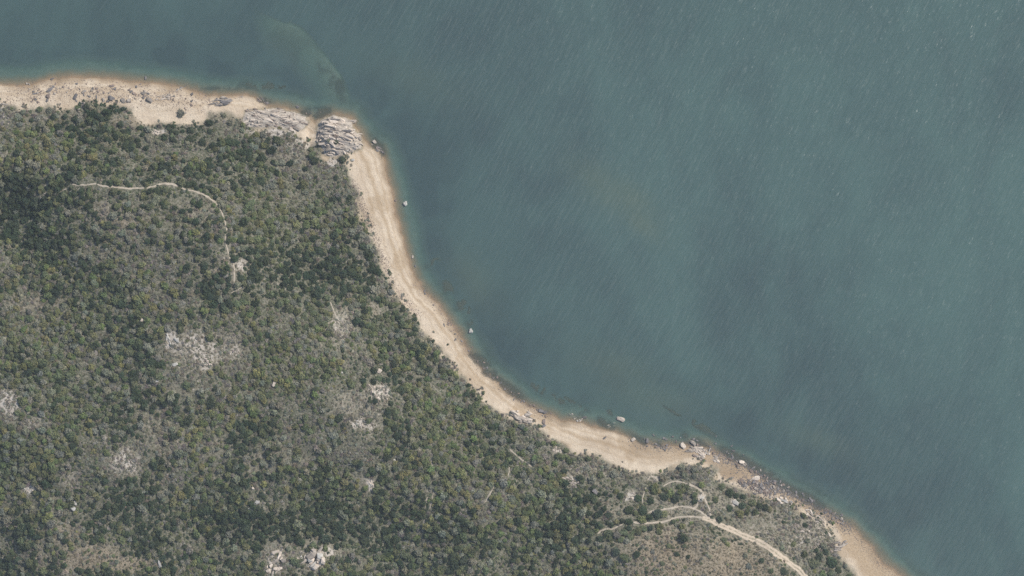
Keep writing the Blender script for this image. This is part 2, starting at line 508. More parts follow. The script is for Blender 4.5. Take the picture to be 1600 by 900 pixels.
def water_material():
    m, nt, out = new_mat('sea_water')
    b = NB(nt)
    p = b.pos()
    depth = b.attr('depth')
    # silt in the water hides the bed: 1 - exp(-k depth)
    opac = b.math('SUBTRACT', 1.0, b.math('POWER', 2.718, b.math('MULTIPLY', depth, -.9)))
    rot = math.radians(-58)                      # crests run from lower left to upper right
    big = b.noise(.0075, b.mapping(p, rot - .5, (.6, 1, 1)), 4, .55, 1.2)
    fine = b.noise(.045, b.mapping(p, rot, (.45, 1, 1)), 5, .62, 1.0)
    body = b.mix(b.rng(b.math('ADD', b.math('ADD', b.math('MULTIPLY', b.math('SUBTRACT', big, .5), 2.1), b.attr('silt')), b.math('MULTIPLY', b.math('SUBTRACT', fine, .5), .7)), 0, 1), (.048, .078, .079), (.074, .127, .116))
    silt = b.rng(depth, .4, 2.6, 0, 1)
    body = b.mix(b.attr('plume'), body, (.094, .126, .096))
    body = b.mix(silt, (.094, .138, .122), body)
    dif = b.n('ShaderNodeBsdfDiffuse')
    b.put(dif.inputs['Color'], body)
    tr = b.n('ShaderNodeBsdfTransparent')           # red light is lost first
    b.put(tr.inputs['Color'], b.mix(b.rng(depth, .15, 1.5), (1, 1, 1), (.50, .88, .84)))
    under = b.n('ShaderNodeMixShader')
    b.put(under.inputs[0], opac)
    nt.links.new(tr.outputs[0], under.inputs[1])
    nt.links.new(dif.outputs[0], under.inputs[2])
    chop = b.attr('chop')
    w1 = b.noise(1.0, b.mapping(p, rot, WAVE1), 2, .5, .4)
    w2 = b.noise(1.0, b.mapping(p, rot + .25, WAVE2), 2, .5, .2)
    gust = b.rng(b.noise(.02, b.mapping(p, rot, (.5, 1, 1)), 3, .6), .3, .7, .55, 1.15)
    gust = b.math('MULTIPLY', gust, b.rng(b.noise(.006, p, 3, .5, .8), .35, .65, .72, 1.05))
    gust = b.math('MULTIPLY', gust, b.rng(b.noise(1.0, b.mapping(p, rot, (.05, .33, 1)), 2, .5, .3), .35, .7, GUST[0], GUST[1]))
    h = b.math('MULTIPLY', b.math('MULTIPLY', b.math('ADD', w1, b.math('MULTIPLY', w2, W2A)), chop), gust)
    nrm = b.bump(h, WAVEH, 1.0)
    gl = b.n('ShaderNodeBsdfGlossy')
    gl.inputs['Roughness'].default_value = WROUGH
    gl.inputs['Anisotropy'].default_value = WANI          # ripples too small to draw spread the glint along the crests
    tan = b.n('ShaderNodeCombineXYZ')
    tan.inputs[0].default_value, tan.inputs[1].default_value = -math.sin(-rot), math.cos(-rot)
    b.put(gl.inputs['Tangent'], tan.outputs[0])
    b.put(gl.inputs['Normal'], nrm)
    gl.inputs['Color'].default_value = (1, 1, 1, 1)
    b.put(dif.inputs['Normal'], b.bump(h, WAVEH * .12, 1.0))
    fr = b.n('ShaderNodeFresnel')
    fr.inputs['IOR'].default_value = 1.33
    top = b.n('ShaderNodeMixShader')
    b.put(top.inputs[0], fr.outputs[0])
    nt.links.new(under.outputs[0], top.inputs[1])
    nt.links.new(gl.outputs[0], top.inputs[2])
    nt.links.new(top.outputs[0], out.inputs[0])
    return m


def leaf_material(name, attr_from_instancer):
    m, nt, out = new_mat(name)
    b = NB(nt)
    if attr_from_instancer:
        tint = b.attr('tint', 'INSTANCER', 'Color')
    else:
        tint = b.n('ShaderNodeObjectInfo').outputs['Color']
    v = b.attr('clump')
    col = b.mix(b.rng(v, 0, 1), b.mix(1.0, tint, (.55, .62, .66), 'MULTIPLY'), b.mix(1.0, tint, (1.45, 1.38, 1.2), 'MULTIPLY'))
    dif = b.n('ShaderNodeBsdfDiffuse')
    b.put(dif.inputs['Color'], col)
    tl = b.n('ShaderNodeBsdfTranslucent')
    b.put(tl.inputs['Color'], col)
    mx = b.n('ShaderNodeMixShader')
    mx.inputs[0].default_value = .3
    nt.links.new(dif.outputs[0], mx.inputs[1])
    nt.links.new(tl.outputs[0], mx.inputs[2])
    nt.links.new(mx.outputs[0], out.inputs[0])
    return m


def plain_material(name, c1, c2, scale=1.5, bump=.1, rough=.9, objvar=0.0):
    m, nt, out = new_mat(name)
    b = NB(nt)
    tc = b.n('ShaderNodeTexCoord').outputs['Object']
    n = b.noise(scale, tc, 5, .65)
    col = b.mix(b.rng(n, .3, .7), c1, c2)
    if objvar:
        r = b.n('ShaderNodeObjectInfo').outputs['Random']
        hsv = b.n('ShaderNodeHueSaturation')
        b.put(hsv.inputs['Value'], b.rng(r, 0, 1, 1 - objvar, 1 + objvar))
        b.put(hsv.inputs['Color'], col)
        col = hsv.outputs[0]
    nt.links.new(b.pbsdf(col, rough, .2, b.bump(n, bump)), out.inputs[0])
    return m


M_GROUND = ground_material()
M_WATER = water_material()
M_LEAF = leaf_material('leaves', False)
M_LEAF_I = leaf_material('woodland_leaves', True)
M_BARK = plain_material('bark', (.12, .10, .08), (.2, .17, .14), 4, .03)
M_PATH = plain_material('path_dirt', (.31, .265, .205), (.50, .43, .34), .35, .08)
def track_material():
    m, nt, out = new_mat('track_dirt')
    b = NB(nt)
    p = b.pos()
    n = b.noise(.6, p, 5, .65)
    dirt = b.mix(b.rng(n, .3, .7), (.38, .31, .235), (.55, .46, .355))
    a = b.attr('across')
    mid = b.math('MULTIPLY', b.rng(a, .34, .12, smooth=True), b.rng(b.noise(.45, p, 4, .7), .42, .58))
    side = b.math('MULTIPLY', b.rng(a, .72, .98, smooth=True), b.rng(b.noise(.7, p, 4, .7), .35, .6, .3, 1))
    col = b.mix(b.math('MAXIMUM', b.math('MULTIPLY', mid, .8), side), dirt, (.19, .175, .115))
    nt.links.new(b.pbsdf(col, .95, .15, b.bump(n, .12)), out.inputs[0])
    return m


M_TRACK = track_material()
M_ROCK = {
    'pale': plain_material('pale_rock', (.45, .37, .295), (.66, .575, .48), 1.3, .4, .9, .2),
    'grey': plain_material('grey_rock', (.25, .21, .17), (.44, .385, .325), 1.2, .4, .9, .25),
    'dark': plain_material('dark_rock', (.12, .11, .105), (.24, .22, .21), .7, .2, .85, .25),
    'brown': plain_material('brown_rock', (.17, .13, .11), (.29, .23, .19), .7, .2, .85, .25),
    'white': plain_material('white_rock', (.36, .335, .29), (.54, .515, .465), 1.0, .3, .9, .12),
}


# ------------------------------------------------------------------ object helpers
def mesh_np(name, verts, faces_flat, loop_tot, mats, attrs=None, smooth=True):
    me = bpy.data.meshes.new(name)
    nv, nf = len(verts), len(loop_tot)
    me.vertices.add(nv)
    me.vertices.foreach_set('co', np.ascontiguousarray(verts, np.float32).ravel())
    me.loops.add(len(faces_flat))
    me.loops.foreach_set('vertex_index', np.ascontiguousarray(faces_flat, np.int32))
    me.polygons.add(nf)
    st = np.concatenate([[0], np.cumsum(loop_tot)[:-1]]).astype(np.int32)
    me.polygons.foreach_set('loop_start', st)
    me.polygons.foreach_set('use_smooth', np.full(nf, smooth))
    for m in mats:
        me.materials.append(m)
    for k, v in (attrs or {}).items():
        at_ = me.attributes.new(k, 'FLOAT', 'POINT')
        at_.data.foreach_set('value', np.ascontiguousarray(v, np.float32))
    me.update(calc_edges=True)
    return me


def link(name, data, parent=None, **props):
    o = bpy.data.objects.new(name, data)
    C.objects.link(o)
    if parent:
        o.parent = parent
    for k, v in props.items():
        o[k] = v
    return o


# ------------------------------------------------------------------ terrain and water
def axis(half, step, far=5000):
    core = np.arange(-half, half + .001, step)
    out, d, p = [], step, half
    while p < far:
        d *= 1.45
        p += d
        out.append(p)
    out = np.array(out)
    return np.concatenate([-out[::-1], core, out])


gx, gy = axis(440, 1.0), axis(265, 1.0)
NX, NY = len(gx), len(gy)
X, Y = np.meshgrid(gx, gy)
X, Y = X.ravel(), Y.ravel()
Z = height(X, Y)

wxx = X + 3.0 * (fbm(X, Y, 14, 5, 3) - .5) + 1.4 * (vnoise(X, Y, 3.5, 8) - .5)
wyy = Y + 3.0 * (fbm(X, Y, 14, 6, 3) - .5) + 1.4 * (vnoise(X, Y, 3.5, 9) - .5)
DS = signed(wxx, wyy, shore_w, shore_poly)
DV = signed(wxx, wyy, veg_w, veg_poly)
bare, rock, red, grey, dark, light = cover_fields(X, Y)
d1, i1 = poly_dist(X, Y, HEAD1, True, True)
d2, i2 = poly_dist(X, Y, HEAD2, True, True)
hw_ = 5 * (fbm(X, Y, 6, 431, 3) - .5)
head = np.maximum(sstep(-2.5, 1.5, np.where(i1, d1, -d1) + hw_), sstep(-2.5, 1.5, np.where(i2, d2, -d2) + hw_))
edge = 3.5 * (fbm(X, Y, 9, 91, 3) - .5)
a_sand = 1 - sstep(-2.5, 3.5, DV + edge * 2.6)
rock = np.maximum(rock, head * .95)
a_sand = a_sand * (1 - .85 * head)
tb = np.clip(DS / np.maximum(DS - np.minimum(DV, -.5), 1), 0, 1)      # 0 at the water, 1 at the bushes
wob = fbm(X, Y, 12, 95, 3) - .5
a_wet = 1 - sstep(-1, 5.5, DS + 6 * wob)
# the flat bay in the south and its wide wet foreshore
bayx, bayy, bayr = (1010 - 800) * S, (450 - 695) * S, 45.0
bay = np.exp(-(((X - bayx) / 38) ** 2 + ((Y - bayy) / 10) ** 2)) + np.exp(-(((X - 167) / 22) ** 2 + ((Y + 145) / 9) ** 2))
a_wet = np.maximum(a_wet, np.clip(bay, 0, 1) * (.4 + .55 * sstep(.4, .6, fbm(X, Y, 15, 96, 3))) * (tb < .9))
line = np.exp(-((tb - .42 - .1 * wob) / .075) ** 2)
tide = np.exp(-((tb - .2 - .08 * wob) / .03) ** 2) * .8 + np.exp(-((tb - .66 - .12 * wob) / .03) ** 2) * .5
a_strip = np.clip(line * .95 + tide + .6 * sstep(.5, .62, fbm(X, Y, 16, 97, 5)), 0, 1)
east = sstep(60, 160, X)
a_strip = np.maximum(a_strip, east * (1 - sstep(.55, .8, tb + .3 * wob)))
a_strip = a_strip * (1 - sstep(-160, -200, X) * .35)
peb_zone = np.exp(-((DS - 3) / 5) ** 2) * sstep(120, 170, X) + .7 * np.exp(-((DS + 2) / 4) ** 2) * sstep(-60, 40, X)
peb_zone = np.maximum(peb_zone, np.exp(-(((X - 196) / 18) ** 2 + ((Y + 157) / 7) ** 2)))
peb_zone = np.maximum(peb_zone, .55 * np.exp(-((DS - 16) / 9) ** 2) * sstep(-225, -260, X))
a_weed = reef(X, Y)
wd_ = np.maximum(-DS, 0)
bed_weed = sstep(7, 15, wd_ + 5 * (fbm(X, Y, 14, 411, 3) - .5)) * (1 - sstep(38, 70, wd_)) * sstep(-215, -190, X) * (1 - .75 * np.exp(-(((X - 75) / 60) ** 2 + ((Y + 82) / 30) ** 2)))
bed_weed = bed_weed * sstep(.40, .60, fbm(X, Y, 24, 412, 5, .6)) * .9
a_weed = np.clip(a_weed * 1.6 * sstep(.36, .54, fbm(X, Y, 8, 99, 4, .65)) * 2.4, 0, .78) * (DS < 1.2)
a_weed = np.maximum(a_weed, bed_weed * (DS < 0))

idx = np.arange(NX * NY).reshape(NY, NX)
quad = np.stack([idx[:-1, :-1], idx[:-1, 1:], idx[1:, 1:], idx[1:, :-1]], -1).reshape(-1, 4)
qs, qv = DS[quad].max(1), DV[quad].max(1)
q_water = qs <= 0
q_hill = qv > 0
q_beach = ~q_water & ~q_hill
wd2 = np.maximum(-DS, 0) + 4 * (fbm(X, Y, 10, 451, 3) - .5)
a_ooze = sstep(3.5, 10, wd2)
ATT = dict(head=head, ooze=a_ooze, bare=np.clip(bare, 0, 1), sand=a_sand, wet=a_wet, rock=rock * (1 - a_sand), red=red, strip=a_strip, pebble=peb_zone, weed=a_weed)


def sub_grid(name, mask, z, mat, attrs, **props):
    q = quad[mask]
    used, inv = np.unique(q, return_inverse=True)
    co = np.stack([X[used], Y[used], z[used]], 1)
    me = mesh_np(name, co, inv.ravel(), np.full(len(q), 4), [mat], {k: v[used] for k, v in attrs.items()})
    return link(name, me, **props)


sub_grid('hillside', q_hill, Z, M_GROUND, ATT, kind='structure', label='scrubby hillside above the beach')
sub_grid('beach', q_beach, Z, M_GROUND, ATT, kind='structure', label='pale sandy beach between bushes and sea')
sub_grid('seabed', q_water, Z, M_GROUND, ATT, kind='structure', label='sandy bed under the shallow water')
# the water sheet, up to and just under the edge of the land
qz = Z[quad].min(1)
plume = np.zeros_like(X)
for px, py, rx, ry, rot_, s in [(960, 300, 70, 28, -35, .5), (1000, 345, 40, 18, -40, .45), (960, 575, 70, 30, -20, .35), (1010, 620, 80, 22, -20, .35),
                                (740, 440, 60, 30, -50, .3), (640, 120, 90, 30, -20, .2), (1280, 690, 60, 20, -20, .25)]:
    a_ = math.radians(rot_)
    dx_, dy_ = X - (px - 800) * S, Y - (450 - py) * S
    u_, v_ = dx_ * math.cos(a_) + dy_ * math.sin(a_), -dx_ * math.sin(a_) + dy_ * math.cos(a_)
    plume = np.maximum(plume, s * np.exp(-((u_ / (rx * S)) ** 2 + (v_ / (ry * S)) ** 2)))
plume *= .5 + 1.3 * fbm(X, Y, 22, 421, 4)
silt = .38 + .5 * sstep(-50, 520, .85 * X + .52 * Y) + .5 * (fbm(X, Y, 150, 401, 3) - .5)
silt -= .3 * sstep(6, 14, wd_) * (1 - sstep(25, 60, wd_ + 40 * (fbm(X, Y, 40, 441, 4) - .5))) * sstep(.36, .56, fbm(X, Y, 30, 442, 4))
chop = (.12 + .88 * sstep(5, 130, -DS)) * (.34 + .86 * sstep(-60, 400, .78 * X + .62 * Y))
sub_grid('water', qz < 0.12, np.zeros_like(Z), M_WATER, dict(depth=np.maximum(-Z, 0), chop=chop, silt=silt, plume=plume), kind='structure',
         label='grey green sea with wind ripples')

# ------------------------------------------------------------------ air
hz_m, hz_nt, hz_out = new_mat('air')
hz_v = hz_nt.nodes.new('ShaderNodeVolumePrincipled')
hz_v.inputs['Color'].default_value = (.80, .90, 1.0, 1)
hz_v.inputs['Density'].default_value = HAZE
hz_nt.links.new(hz_v.outputs[0], hz_out.inputs['Volume'])
bmh = bmesh.new()
bmesh.ops.create_cube(bmh, size=1.0)
meh = bpy.data.meshes.new('haze')
bmh.to_mesh(meh)
bmh.free()
meh.materials.append(hz_m)
zlo = float(Z.min()) - 1
hz = link('haze', meh, kind='stuff', label='thin pale haze in the air over the whole coast')
hz.scale = (gx[-1] * 2 + 200, gy[-1] * 2 + 200, H + 5 - zlo)
hz.location = (0, 0, (H + 5 + zlo) / 2)

# ------------------------------------------------------------------ paths
def ribbon(pts, width, seed):
    d = np.concatenate([[0], np.cumsum(np.hypot(*np.diff(pts, axis=0).T))])
    n = max(4, int(d[-1] / .8))
    t = np.linspace(0, d[-1], n)
    cx, cy = np.interp(t, d, pts[:, 0]), np.interp(t, d, pts[:, 1])
    for _ in range(3):
        cx[1:-1] = (cx[:-2] + 2 * cx[1:-1] + cx[2:]) / 4
        cy[1:-1] = (cy[:-2] + 2 * cy[1:-1] + cy[2:]) / 4
    tx, ty = np.gradient(cx), np.gradient(cy)
    L = np.hypot(tx, ty) + 1e-9
    nx_, ny_ = -ty / L, tx / L
    hw = width / 2 * (1 if width > 3 else .72) * (.75 + .6 * vnoise(t, t * 0 + seed * 31.7, 3.5, 3)) * np.clip(np.minimum(t, d[-1] - t) / 2.5 + .45, 0, 1)
    off = .5 * (vnoise(t, t * 0 + seed * 11.3, 6, 4) - .5) * width * .5
    K = 9
    rows = []
    for k in range(K):
        s = (k / (K - 1)) * 2 - 1
        j = (vnoise(t + 400 * k, t * 0 + seed, 1.6, 12) - .5) * .9 * (abs(s) > .9)
        rows.append(np.stack([cx + nx_ * (hw * s + off + j), cy + ny_ * (hw * s + off + j)], 1))
    P = np.stack(rows, 1).reshape(-1, 2)
    z = height(P[:, 0], P[:, 1]) + .1
    s_ = np.tile(np.abs(np.linspace(-1, 1, K)), n)
    z -= .12 * (s_ > .95)
    ii = np.arange(n * K).reshape(n, K)
    q = np.stack([ii[:-1, :-1], ii[1:, :-1], ii[1:, 1:], ii[:-1, 1:]], -1).reshape(-1, 4)
    return np.column_stack([P, z]), q, s_


for k, (nm, pts, wd) in enumerate(path_w):
    co, q, across = ribbon(pts, wd, k)
    track = nm.startswith('vehicle')
    me = mesh_np('path', co, q.ravel(), np.full(len(q), 4), [M_TRACK if track else M_PATH], dict(across=across))
    link('track' if track else 'path', me, kind='structure',
         label='pale dirt vehicle track through dry grass' if track else 'narrow bare dirt path between bushes')


# ------------------------------------------------------------------ rock meshes
def rock_mesh(name, seed, sub=2, slab=False, mat=None):
    r = random.Random(seed)
    bm = bmesh.new()
    bmesh.ops.create_icosphere(bm, subdivisions=sub, radius=1.0)
    planes = []
    for _ in range(9 if slab else 11):
        v = Vector((r.gauss(0, 1), r.gauss(0, 1), r.gauss(0, .7))).normalized()
        planes.append((v, r.uniform(.5, .82)))
    for s in (-1, 1):
        planes.append((Vector((r.uniform(-.2, .2), s, r.uniform(-.2, .2))).normalized(), r.uniform(.5, .7)))
    planes.append((Vector((r.uniform(-.2, .2), r.uniform(-.2, .2), 1)).normalized(), r.uniform(.45, .65)))
    for v in bm.verts:
        for n, d in planes:
            k = v.co.dot(n)
            if k > d:
                v.co -= n * (k - d)
        v.co += Vector((r.gauss(0, 1), r.gauss(0, 1), r.gauss(0, 1))) * .03
    me = bpy.data.meshes.new(name)
    bm.to_mesh(me)
    bm.free()
    me.materials.append(mat)
    return me


ROCKS = {c: [rock_mesh('rock', 100 + i + 50 * j, 3, False, M_ROCK[c]) for i in range(5)] for j, c in enumerate(M_ROCK)}
SLABS = {c: [rock_mesh('slab', 500 + i + 50 * j, 2, True, M_ROCK[c]) for i in range(6)] for j, c in enumerate(M_ROCK)}

rock_spots = []   # (x, y, r) kept clear of bushes


def boulder(px, py, dpx, colour, label, asp=1.0, rot=None, group=None, tall=.7, name='boulder'):
    x, y, z = at1(px, py)
    o = link(name, random.choice(ROCKS[colour]))
    r = dpx * S / 2
    rot = random.uniform(0, 6.28) if rot is None else math.radians(rot)
    sx, sy = r * math.sqrt(asp) * 1.25, r / math.sqrt(asp) * 1.25
    sz = min(sx, sy) * tall * 1.2
    zb = gz(x, y)
    if zb < 0:
        z = zb
        sz = max(sz, (-zb) * .8 + r * .45)
    o.location = (x, y, z + sz * .28)
    o.scale = (sx, sy, sz)
    o.rotation_euler = (random.uniform(-.15, .15), random.uniform(-.15, .15), rot)
    o['label'] = label
    o['category'] = 'rock'
    o['group'] = group or 'boulders along the shore'
    rock_spots.append((x, y, r))
    return o


def outcrop(px, py, rx, ry, rot, n, ang, lrange, wrange, colours, label, hgt=.8, name='rock_outcrop', group='rock outcrops', poly=None):
    cx, cy, cz = at1(px, py)
    cz = gz(cx, cy)
    e = link(name, None, label=label, category='rock', group=group)
    e.location = (cx, cy, cz)
    e.empty_display_size = 2
    a = math.radians(rot)
    k = 0
    tries = 0
    while k < n and tries < n * 30:
        tries += 1
        if poly is not None:
            x = random.uniform(poly[:, 0].min(), poly[:, 0].max())
            y = random.uniform(poly[:, 1].min(), poly[:, 1].max())
            wx_ = x + 9 * (fbm(np.array([x]), np.array([y]), 8, 311, 2)[0] - .5)
            wy_ = y + 9 * (fbm(np.array([x]), np.array([y]), 8, 312, 2)[0] - .5)
            if not poly_dist([wx_], [wy_], poly, True, True)[1][0]:
                continue
        else:
            u, v = random.uniform(-1, 1), random.uniform(-1, 1)
            if u * u + v * v > 1:
                continue
            dx, dy = u * rx * S, v * ry * S
            x, y = cx + dx * math.cos(a) - dy * math.sin(a), cy + dx * math.sin(a) + dy * math.cos(a)
        if n > 20 and vnoise(np.array([x]), np.array([y]), 4.5, 301)[0] < .38:      # gaps where soil and sand show
            continue
        big = random.random() ** 2
        L = lrange[0] * .6 + (lrange[1] * 1.15 - lrange[0] * .6) * big
        W = wrange[0] * .8 + (wrange[1] * 1.3 - wrange[0] * .8) * random.random() ** 1.5
        hz = W * random.uniform(.45, .9) * hgt
        c = random.choice(colours)
        o = link('slab', random.choice(SLABS[c]), e)
        o.location = (x - cx, y - cy, gz(x, y) - cz + hz * .15)
        o.scale = (L * .62, W * .62, hz)
        o.rotation_euler = (random.uniform(-.5, .5), random.uniform(-.25, .25), math.radians(ang + random.gauss(0, 17)))
        k += 1
    rock_spots.append((cx, cy, min(rx, ry) * S * .55))
    return e


SHG = 'rock outcrops along the shore'
outcrop(440, 185, 40, 12, -8, 120, -12, (2, 8.5), (.6, 1.9), ['pale', 'pale', 'grey', 'pale', 'pale', 'brown'], 'long pale rock ledge west of the headland gully, split into layered slabs', poly=HEAD1, group=SHG)
outcrop(532, 208, 30, 24, 0, 190, -13, (2, 9), (.6, 2.2), ['pale', 'pale', 'pale', 'pale', 'grey', 'pale', 'pale', 'dark'], 'broad fractured pale rock point at the tip of the headland', 1.0, poly=HEAD2, group=SHG)
outcrop(498, 215, 3, 12, 0, 14, 75, (2, 4), (1, 1.8), ['dark', 'grey'], 'dark jagged rock wall on the east side of the headland gully', 1.1, group=SHG)
outcrop(344, 159, 16, 6, 8, 20, 5, (4, 8), (1.2, 2.4), ['grey', 'dark', 'grey'], 'dark long rock ledge lying alone on the sand by the water', 1.2, group=SHG)
outcrop(373, 153, 11, 1.2, 18, 9, 18, (1.5, 3), (.6, 1), ['grey', 'pale'], 'thin line of rocks running from the dark ledge to the water', group=SHG)
outcrop(257, 153, 17, 5, 12, 24, 15, (2, 5), (.7, 1.5), ['grey', 'grey', 'pale'], 'low grey rock ledge in the middle of the northern beach', group=SHG)
outcrop(284, 137, 13, 1.5, 28, 12, 30, (1.5, 3.5), (.6, 1.1), ['grey', 'dark'], 'narrow slanting rock rib reaching into the northern water', group=SHG)
outcrop(230, 149, 12, 5, -25, 16, -20, (1.5, 3), (.7, 1.4), ['grey', 'dark', 'grey'], 'jumble of grey rocks beside the low ledge on the northern beach', group=SHG)
outcrop(820, 651, 17, 9, -20, 44, -22, (3, 8), (1.2, 2.8), ['grey', 'grey', 'pale'], 'grey slanting rock hump where the bushes meet the curved beach', 1.1, group=SHG)
outcrop(1100, 711, 25, 9, -22, 110, -25, (2.5, 7), (.7, 1.7), ['grey', 'pale', 'grey'], 'low striped grey rock shelf reaching into the water of the south bay', .7, group=SHG)
outcrop(1107, 706, 6, 4, 60, 6, 62, (2.5, 4.5), (1, 1.6), ['white', 'pale'], 'cluster of whitish blocks on top of the striped rock shelf', 1.0, group=SHG)
outcrop(1312, 852, 12, 8, 15, 34, 15, (2.5, 6), (.8, 1.8), ['grey', 'dark', 'grey'], 'dark ridged rock knob at the last small sandy cove', 1.1, group=SHG)
outcrop(1228, 785, 15, 6, -30, 34, -25, (2, 5), (.8, 1.7), ['pale', 'white', 'grey'], 'pale broken rocks above the pebbly south shore', 1.0, group=SHG)
outcrop(1272, 808, 20, 6, -36, 34, -36, (2.5, 6), (.7, 1.5), ['pale', 'pale', 'grey'], 'cream coloured rock shelf south of the pale broken rocks', .7, group=SHG)
outcrop(1275, 835, 25, 16, -20, 40, -10, (2, 4.5), (.8, 1.6), ['pale', 'grey'], 'scattered pinkish rocks on the grassy slope above the last cove', .7, group=SHG)
outcrop(1160, 723, 9, 3, -20, 12, -20, (1.5, 3.2), (.8, 1.5), ['grey', 'pale'], 'small group of flat rocks in the shallows past the rock shelf', .8, group=SHG)
outcrop(897, 650, 11, 3.5, -15, 12, -15, (1.8, 4), (.8, 1.4), ['pale', 'brown', 'pale'], 'flat wet rocks in the shallows beside the curved beach', .6, group=SHG)
outcrop(905, 657, 6, 2.5, 25, 7, 25, (1.8, 3.4), (.8, 1.3), ['white', 'pale'], 'little white rocks at the waterline of the curved beach', .8, group=SHG)
outcrop(956, 664, 7, 3, 20, 9, 20, (1.8, 3.6), (.8, 1.4), ['pale', 'white'], 'pale flat rocks just below the big boulder in the bay shallows', .7, group=SHG)
outcrop(1035, 699, 9, 3, -10, 12, -8, (1.5, 3.5), (.7, 1.3), ['dark', 'brown'], 'dark weedy rock shelf at the waterline of the south bay', .6, group=SHG)
outcrop(590, 232, 12, 4, -30, 24, -35, (1.5, 3.4), (.7, 1.3), ['grey', 'brown', 'dark'], 'brown rocks along the water below the headland point', .9, group=SHG)
outcrop(410, 157, 10, 5, -25, 26, -30, (1.2, 3), (.6, 1.2), ['brown', 'dark', 'grey'], 'dark reddish rocks in shallow water west of the pale ledge', .8, group=SHG)
outcrop(128, 170, 10, 10, 60, 18, -55, (2, 5), (1, 2.2), ['grey', 'dark', 'grey'], 'dark cracked rocks among the first bushes of the northern beach', 1.2, group=SHG)
outcrop(5, 188, 9, 12, 60, 16, 70, (2, 5), (1, 2.2), ['dark', 'grey'], 'dark steep rocks in bushes at the picture edge', 1.2, group=SHG)
outcrop(3, 165, 7, 5, 0, 9, 20, (2, 4), (1, 1.8), ['grey', 'grey'], 'grey rocks on sand at the western end of the beach', 1.0, group=SHG)
outcrop(395, 175, 12, 6, 0, 18, -10, (1.5, 4), (.8, 1.5), ['pale', 'brown', 'grey'], 'broken brownish rocks at the western start of the pale ledge', .8, group=SHG)
outcrop(490, 176, 12, 5, 0, 14, 0, (1.2, 2.5), (.6, 1.1), ['brown', 'dark'], 'half sunk dark stones off the mouth of the headland gully', .6, group=SHG)
ING = 'bare rocks inland'
outcrop(264, 531, 4, 9, 15, 8, 105, (3, 5.5), (1.2, 2), ['white', 'white'], 'bright white rock blade inland, left one of a pair', 1.2, group=ING)
outcrop(276, 529, 2.5, 8, 15, 5, 105, (2.5, 4.5), (1, 1.6), ['white'], 'bright white rock blade inland, right one of a pair', 1.2, group=ING)
outcrop(323, 566, 11, 6, 0, 18, -15, (1.5, 3.5), (1, 1.8), ['pale', 'pale', 'grey'], 'whitish boulders strewn at the lower edge of the pale central clearing', .9, group=ING)
outcrop(365, 548, 10, 14, 20, 12, 50, (1.5, 3.2), (.9, 1.6), ['pale', 'grey', 'grey'], 'pale broken rocks at the east end of the central clearing', .8, group=ING)
outcrop(195, 722, 21, 15, -30, 18, 40, (1.2, 2.6), (.8, 1.4), ['pale', 'grey', 'grey'], 'light grey rubble scar between trees in the lower west', .7, group=ING)
outcrop(590, 613, 17, 10, -35, 34, -40, (1.6, 4), (.8, 1.5), ['pale', 'pale', 'grey'], 'pinkish grey bare rock slope inland of the long beach', .7, group=ING)
outcrop(569, 661, 14, 8, -20, 26, 10, (1.4, 3), (.8, 1.4), ['white', 'pale'], 'whitish rocks below the pinkish grey bare slope', .9, group=ING)
outcrop(491, 873, 15, 16, -20, 20, 40, (4, 9), (3, 5.5), ['pale', 'white', 'grey'], 'big cluster of whitish boulders near the bottom of the hillside', 1.2, group=ING)
outcrop(430, 878, 15, 22, 10, 20, 60, (2.5, 6), (1.6, 3.6), ['pale', 'grey', 'pale'], 'loose pale rocks left of the big whitish boulder cluster', .9, group=ING)
outcrop(468, 870, 4, 9, -10, 9, 70, (1.6, 3.4), (1, 1.7), ['white', 'pale'], 'upright whitish rocks between two pale rock areas', 1.0, group=ING)
outcrop(580, 757, 6, 9, 20, 12, -50, (1.6, 3.6), (1, 1.8), ['pale', 'white'], 'curved pale rock face amid dense trees of the southern hillside', 1.1, group=ING)
outcrop(536, 513, 14, 17, 10, 18, -30, (1.4, 3), (.8, 1.3), ['grey', 'pale', 'grey'], 'grey rubble slope below a thin pale scar', .7, group=ING)
outcrop(10, 632, 18, 22, 0, 12, 60, (1.6, 4), (.9, 1.8), ['grey', 'grey'], 'large grey rubble slope at the western picture edge', .6, group=ING)
outcrop(45, 663, 10, 6, 0, 16, 20, (1.4, 3), (.8, 1.4), ['pale', 'grey'], 'small pale rubble patch beside the large grey slope', .6, group=ING)
outcrop(46, 765, 11, 6, 30, 18, 35, (1.4, 3.2), (.8, 1.5), ['white', 'pale'], 'pale slanting rocks under the small rubble patch in the west', .8, group=ING)
outcrop(893, 752, 15, 6, -35, 22, -35, (2, 5), (.9, 1.8), ['grey', 'pale', 'grey'], 'long grey rock slab in trees inland of the south bay', 1.0, group=ING)
outcrop(244, 206, 12, 4, -15, 14, -18, (1.6, 4), (.8, 1.5), ['pale', 'pale'], 'pale flat rocks just behind the northern beach bushes', .7, group=ING)
outcrop(868, 702, 8, 5, -20, 12, -20, (1.6, 3.5), (.9, 1.5), ['grey', 'pale'], 'grey rocks on the bank above the curved beach', .8, group=ING)
outcrop(1096, 777, 5, 5, 0, 10, 30, (1.4, 2.8), (.8, 1.5), ['white', 'pale'], 'whitish rock clearing on the looping path', .7, group=ING)
outcrop(515, 256, 8, 4, 0, 12, 0, (1.3, 3), (.7, 1.3), ['white', 'pale'], 'whitish stones on scrub behind the headland point', .8, group=ING)
outcrop(543, 237, 8, 4, 10, 12, 5, (1.3, 2.8), (.8, 1.3), ['white', 'pale', 'grey'], 'pale stones between the headland point and the long beach', .9, group=ING)
outcrop(376, 408, 6, 10, 20, 9, 50, (1.2, 2.4), (.7, 1.1), ['pale'], 'few flat pale rocks on the bare patch beside the ridge path', .5, group=ING)
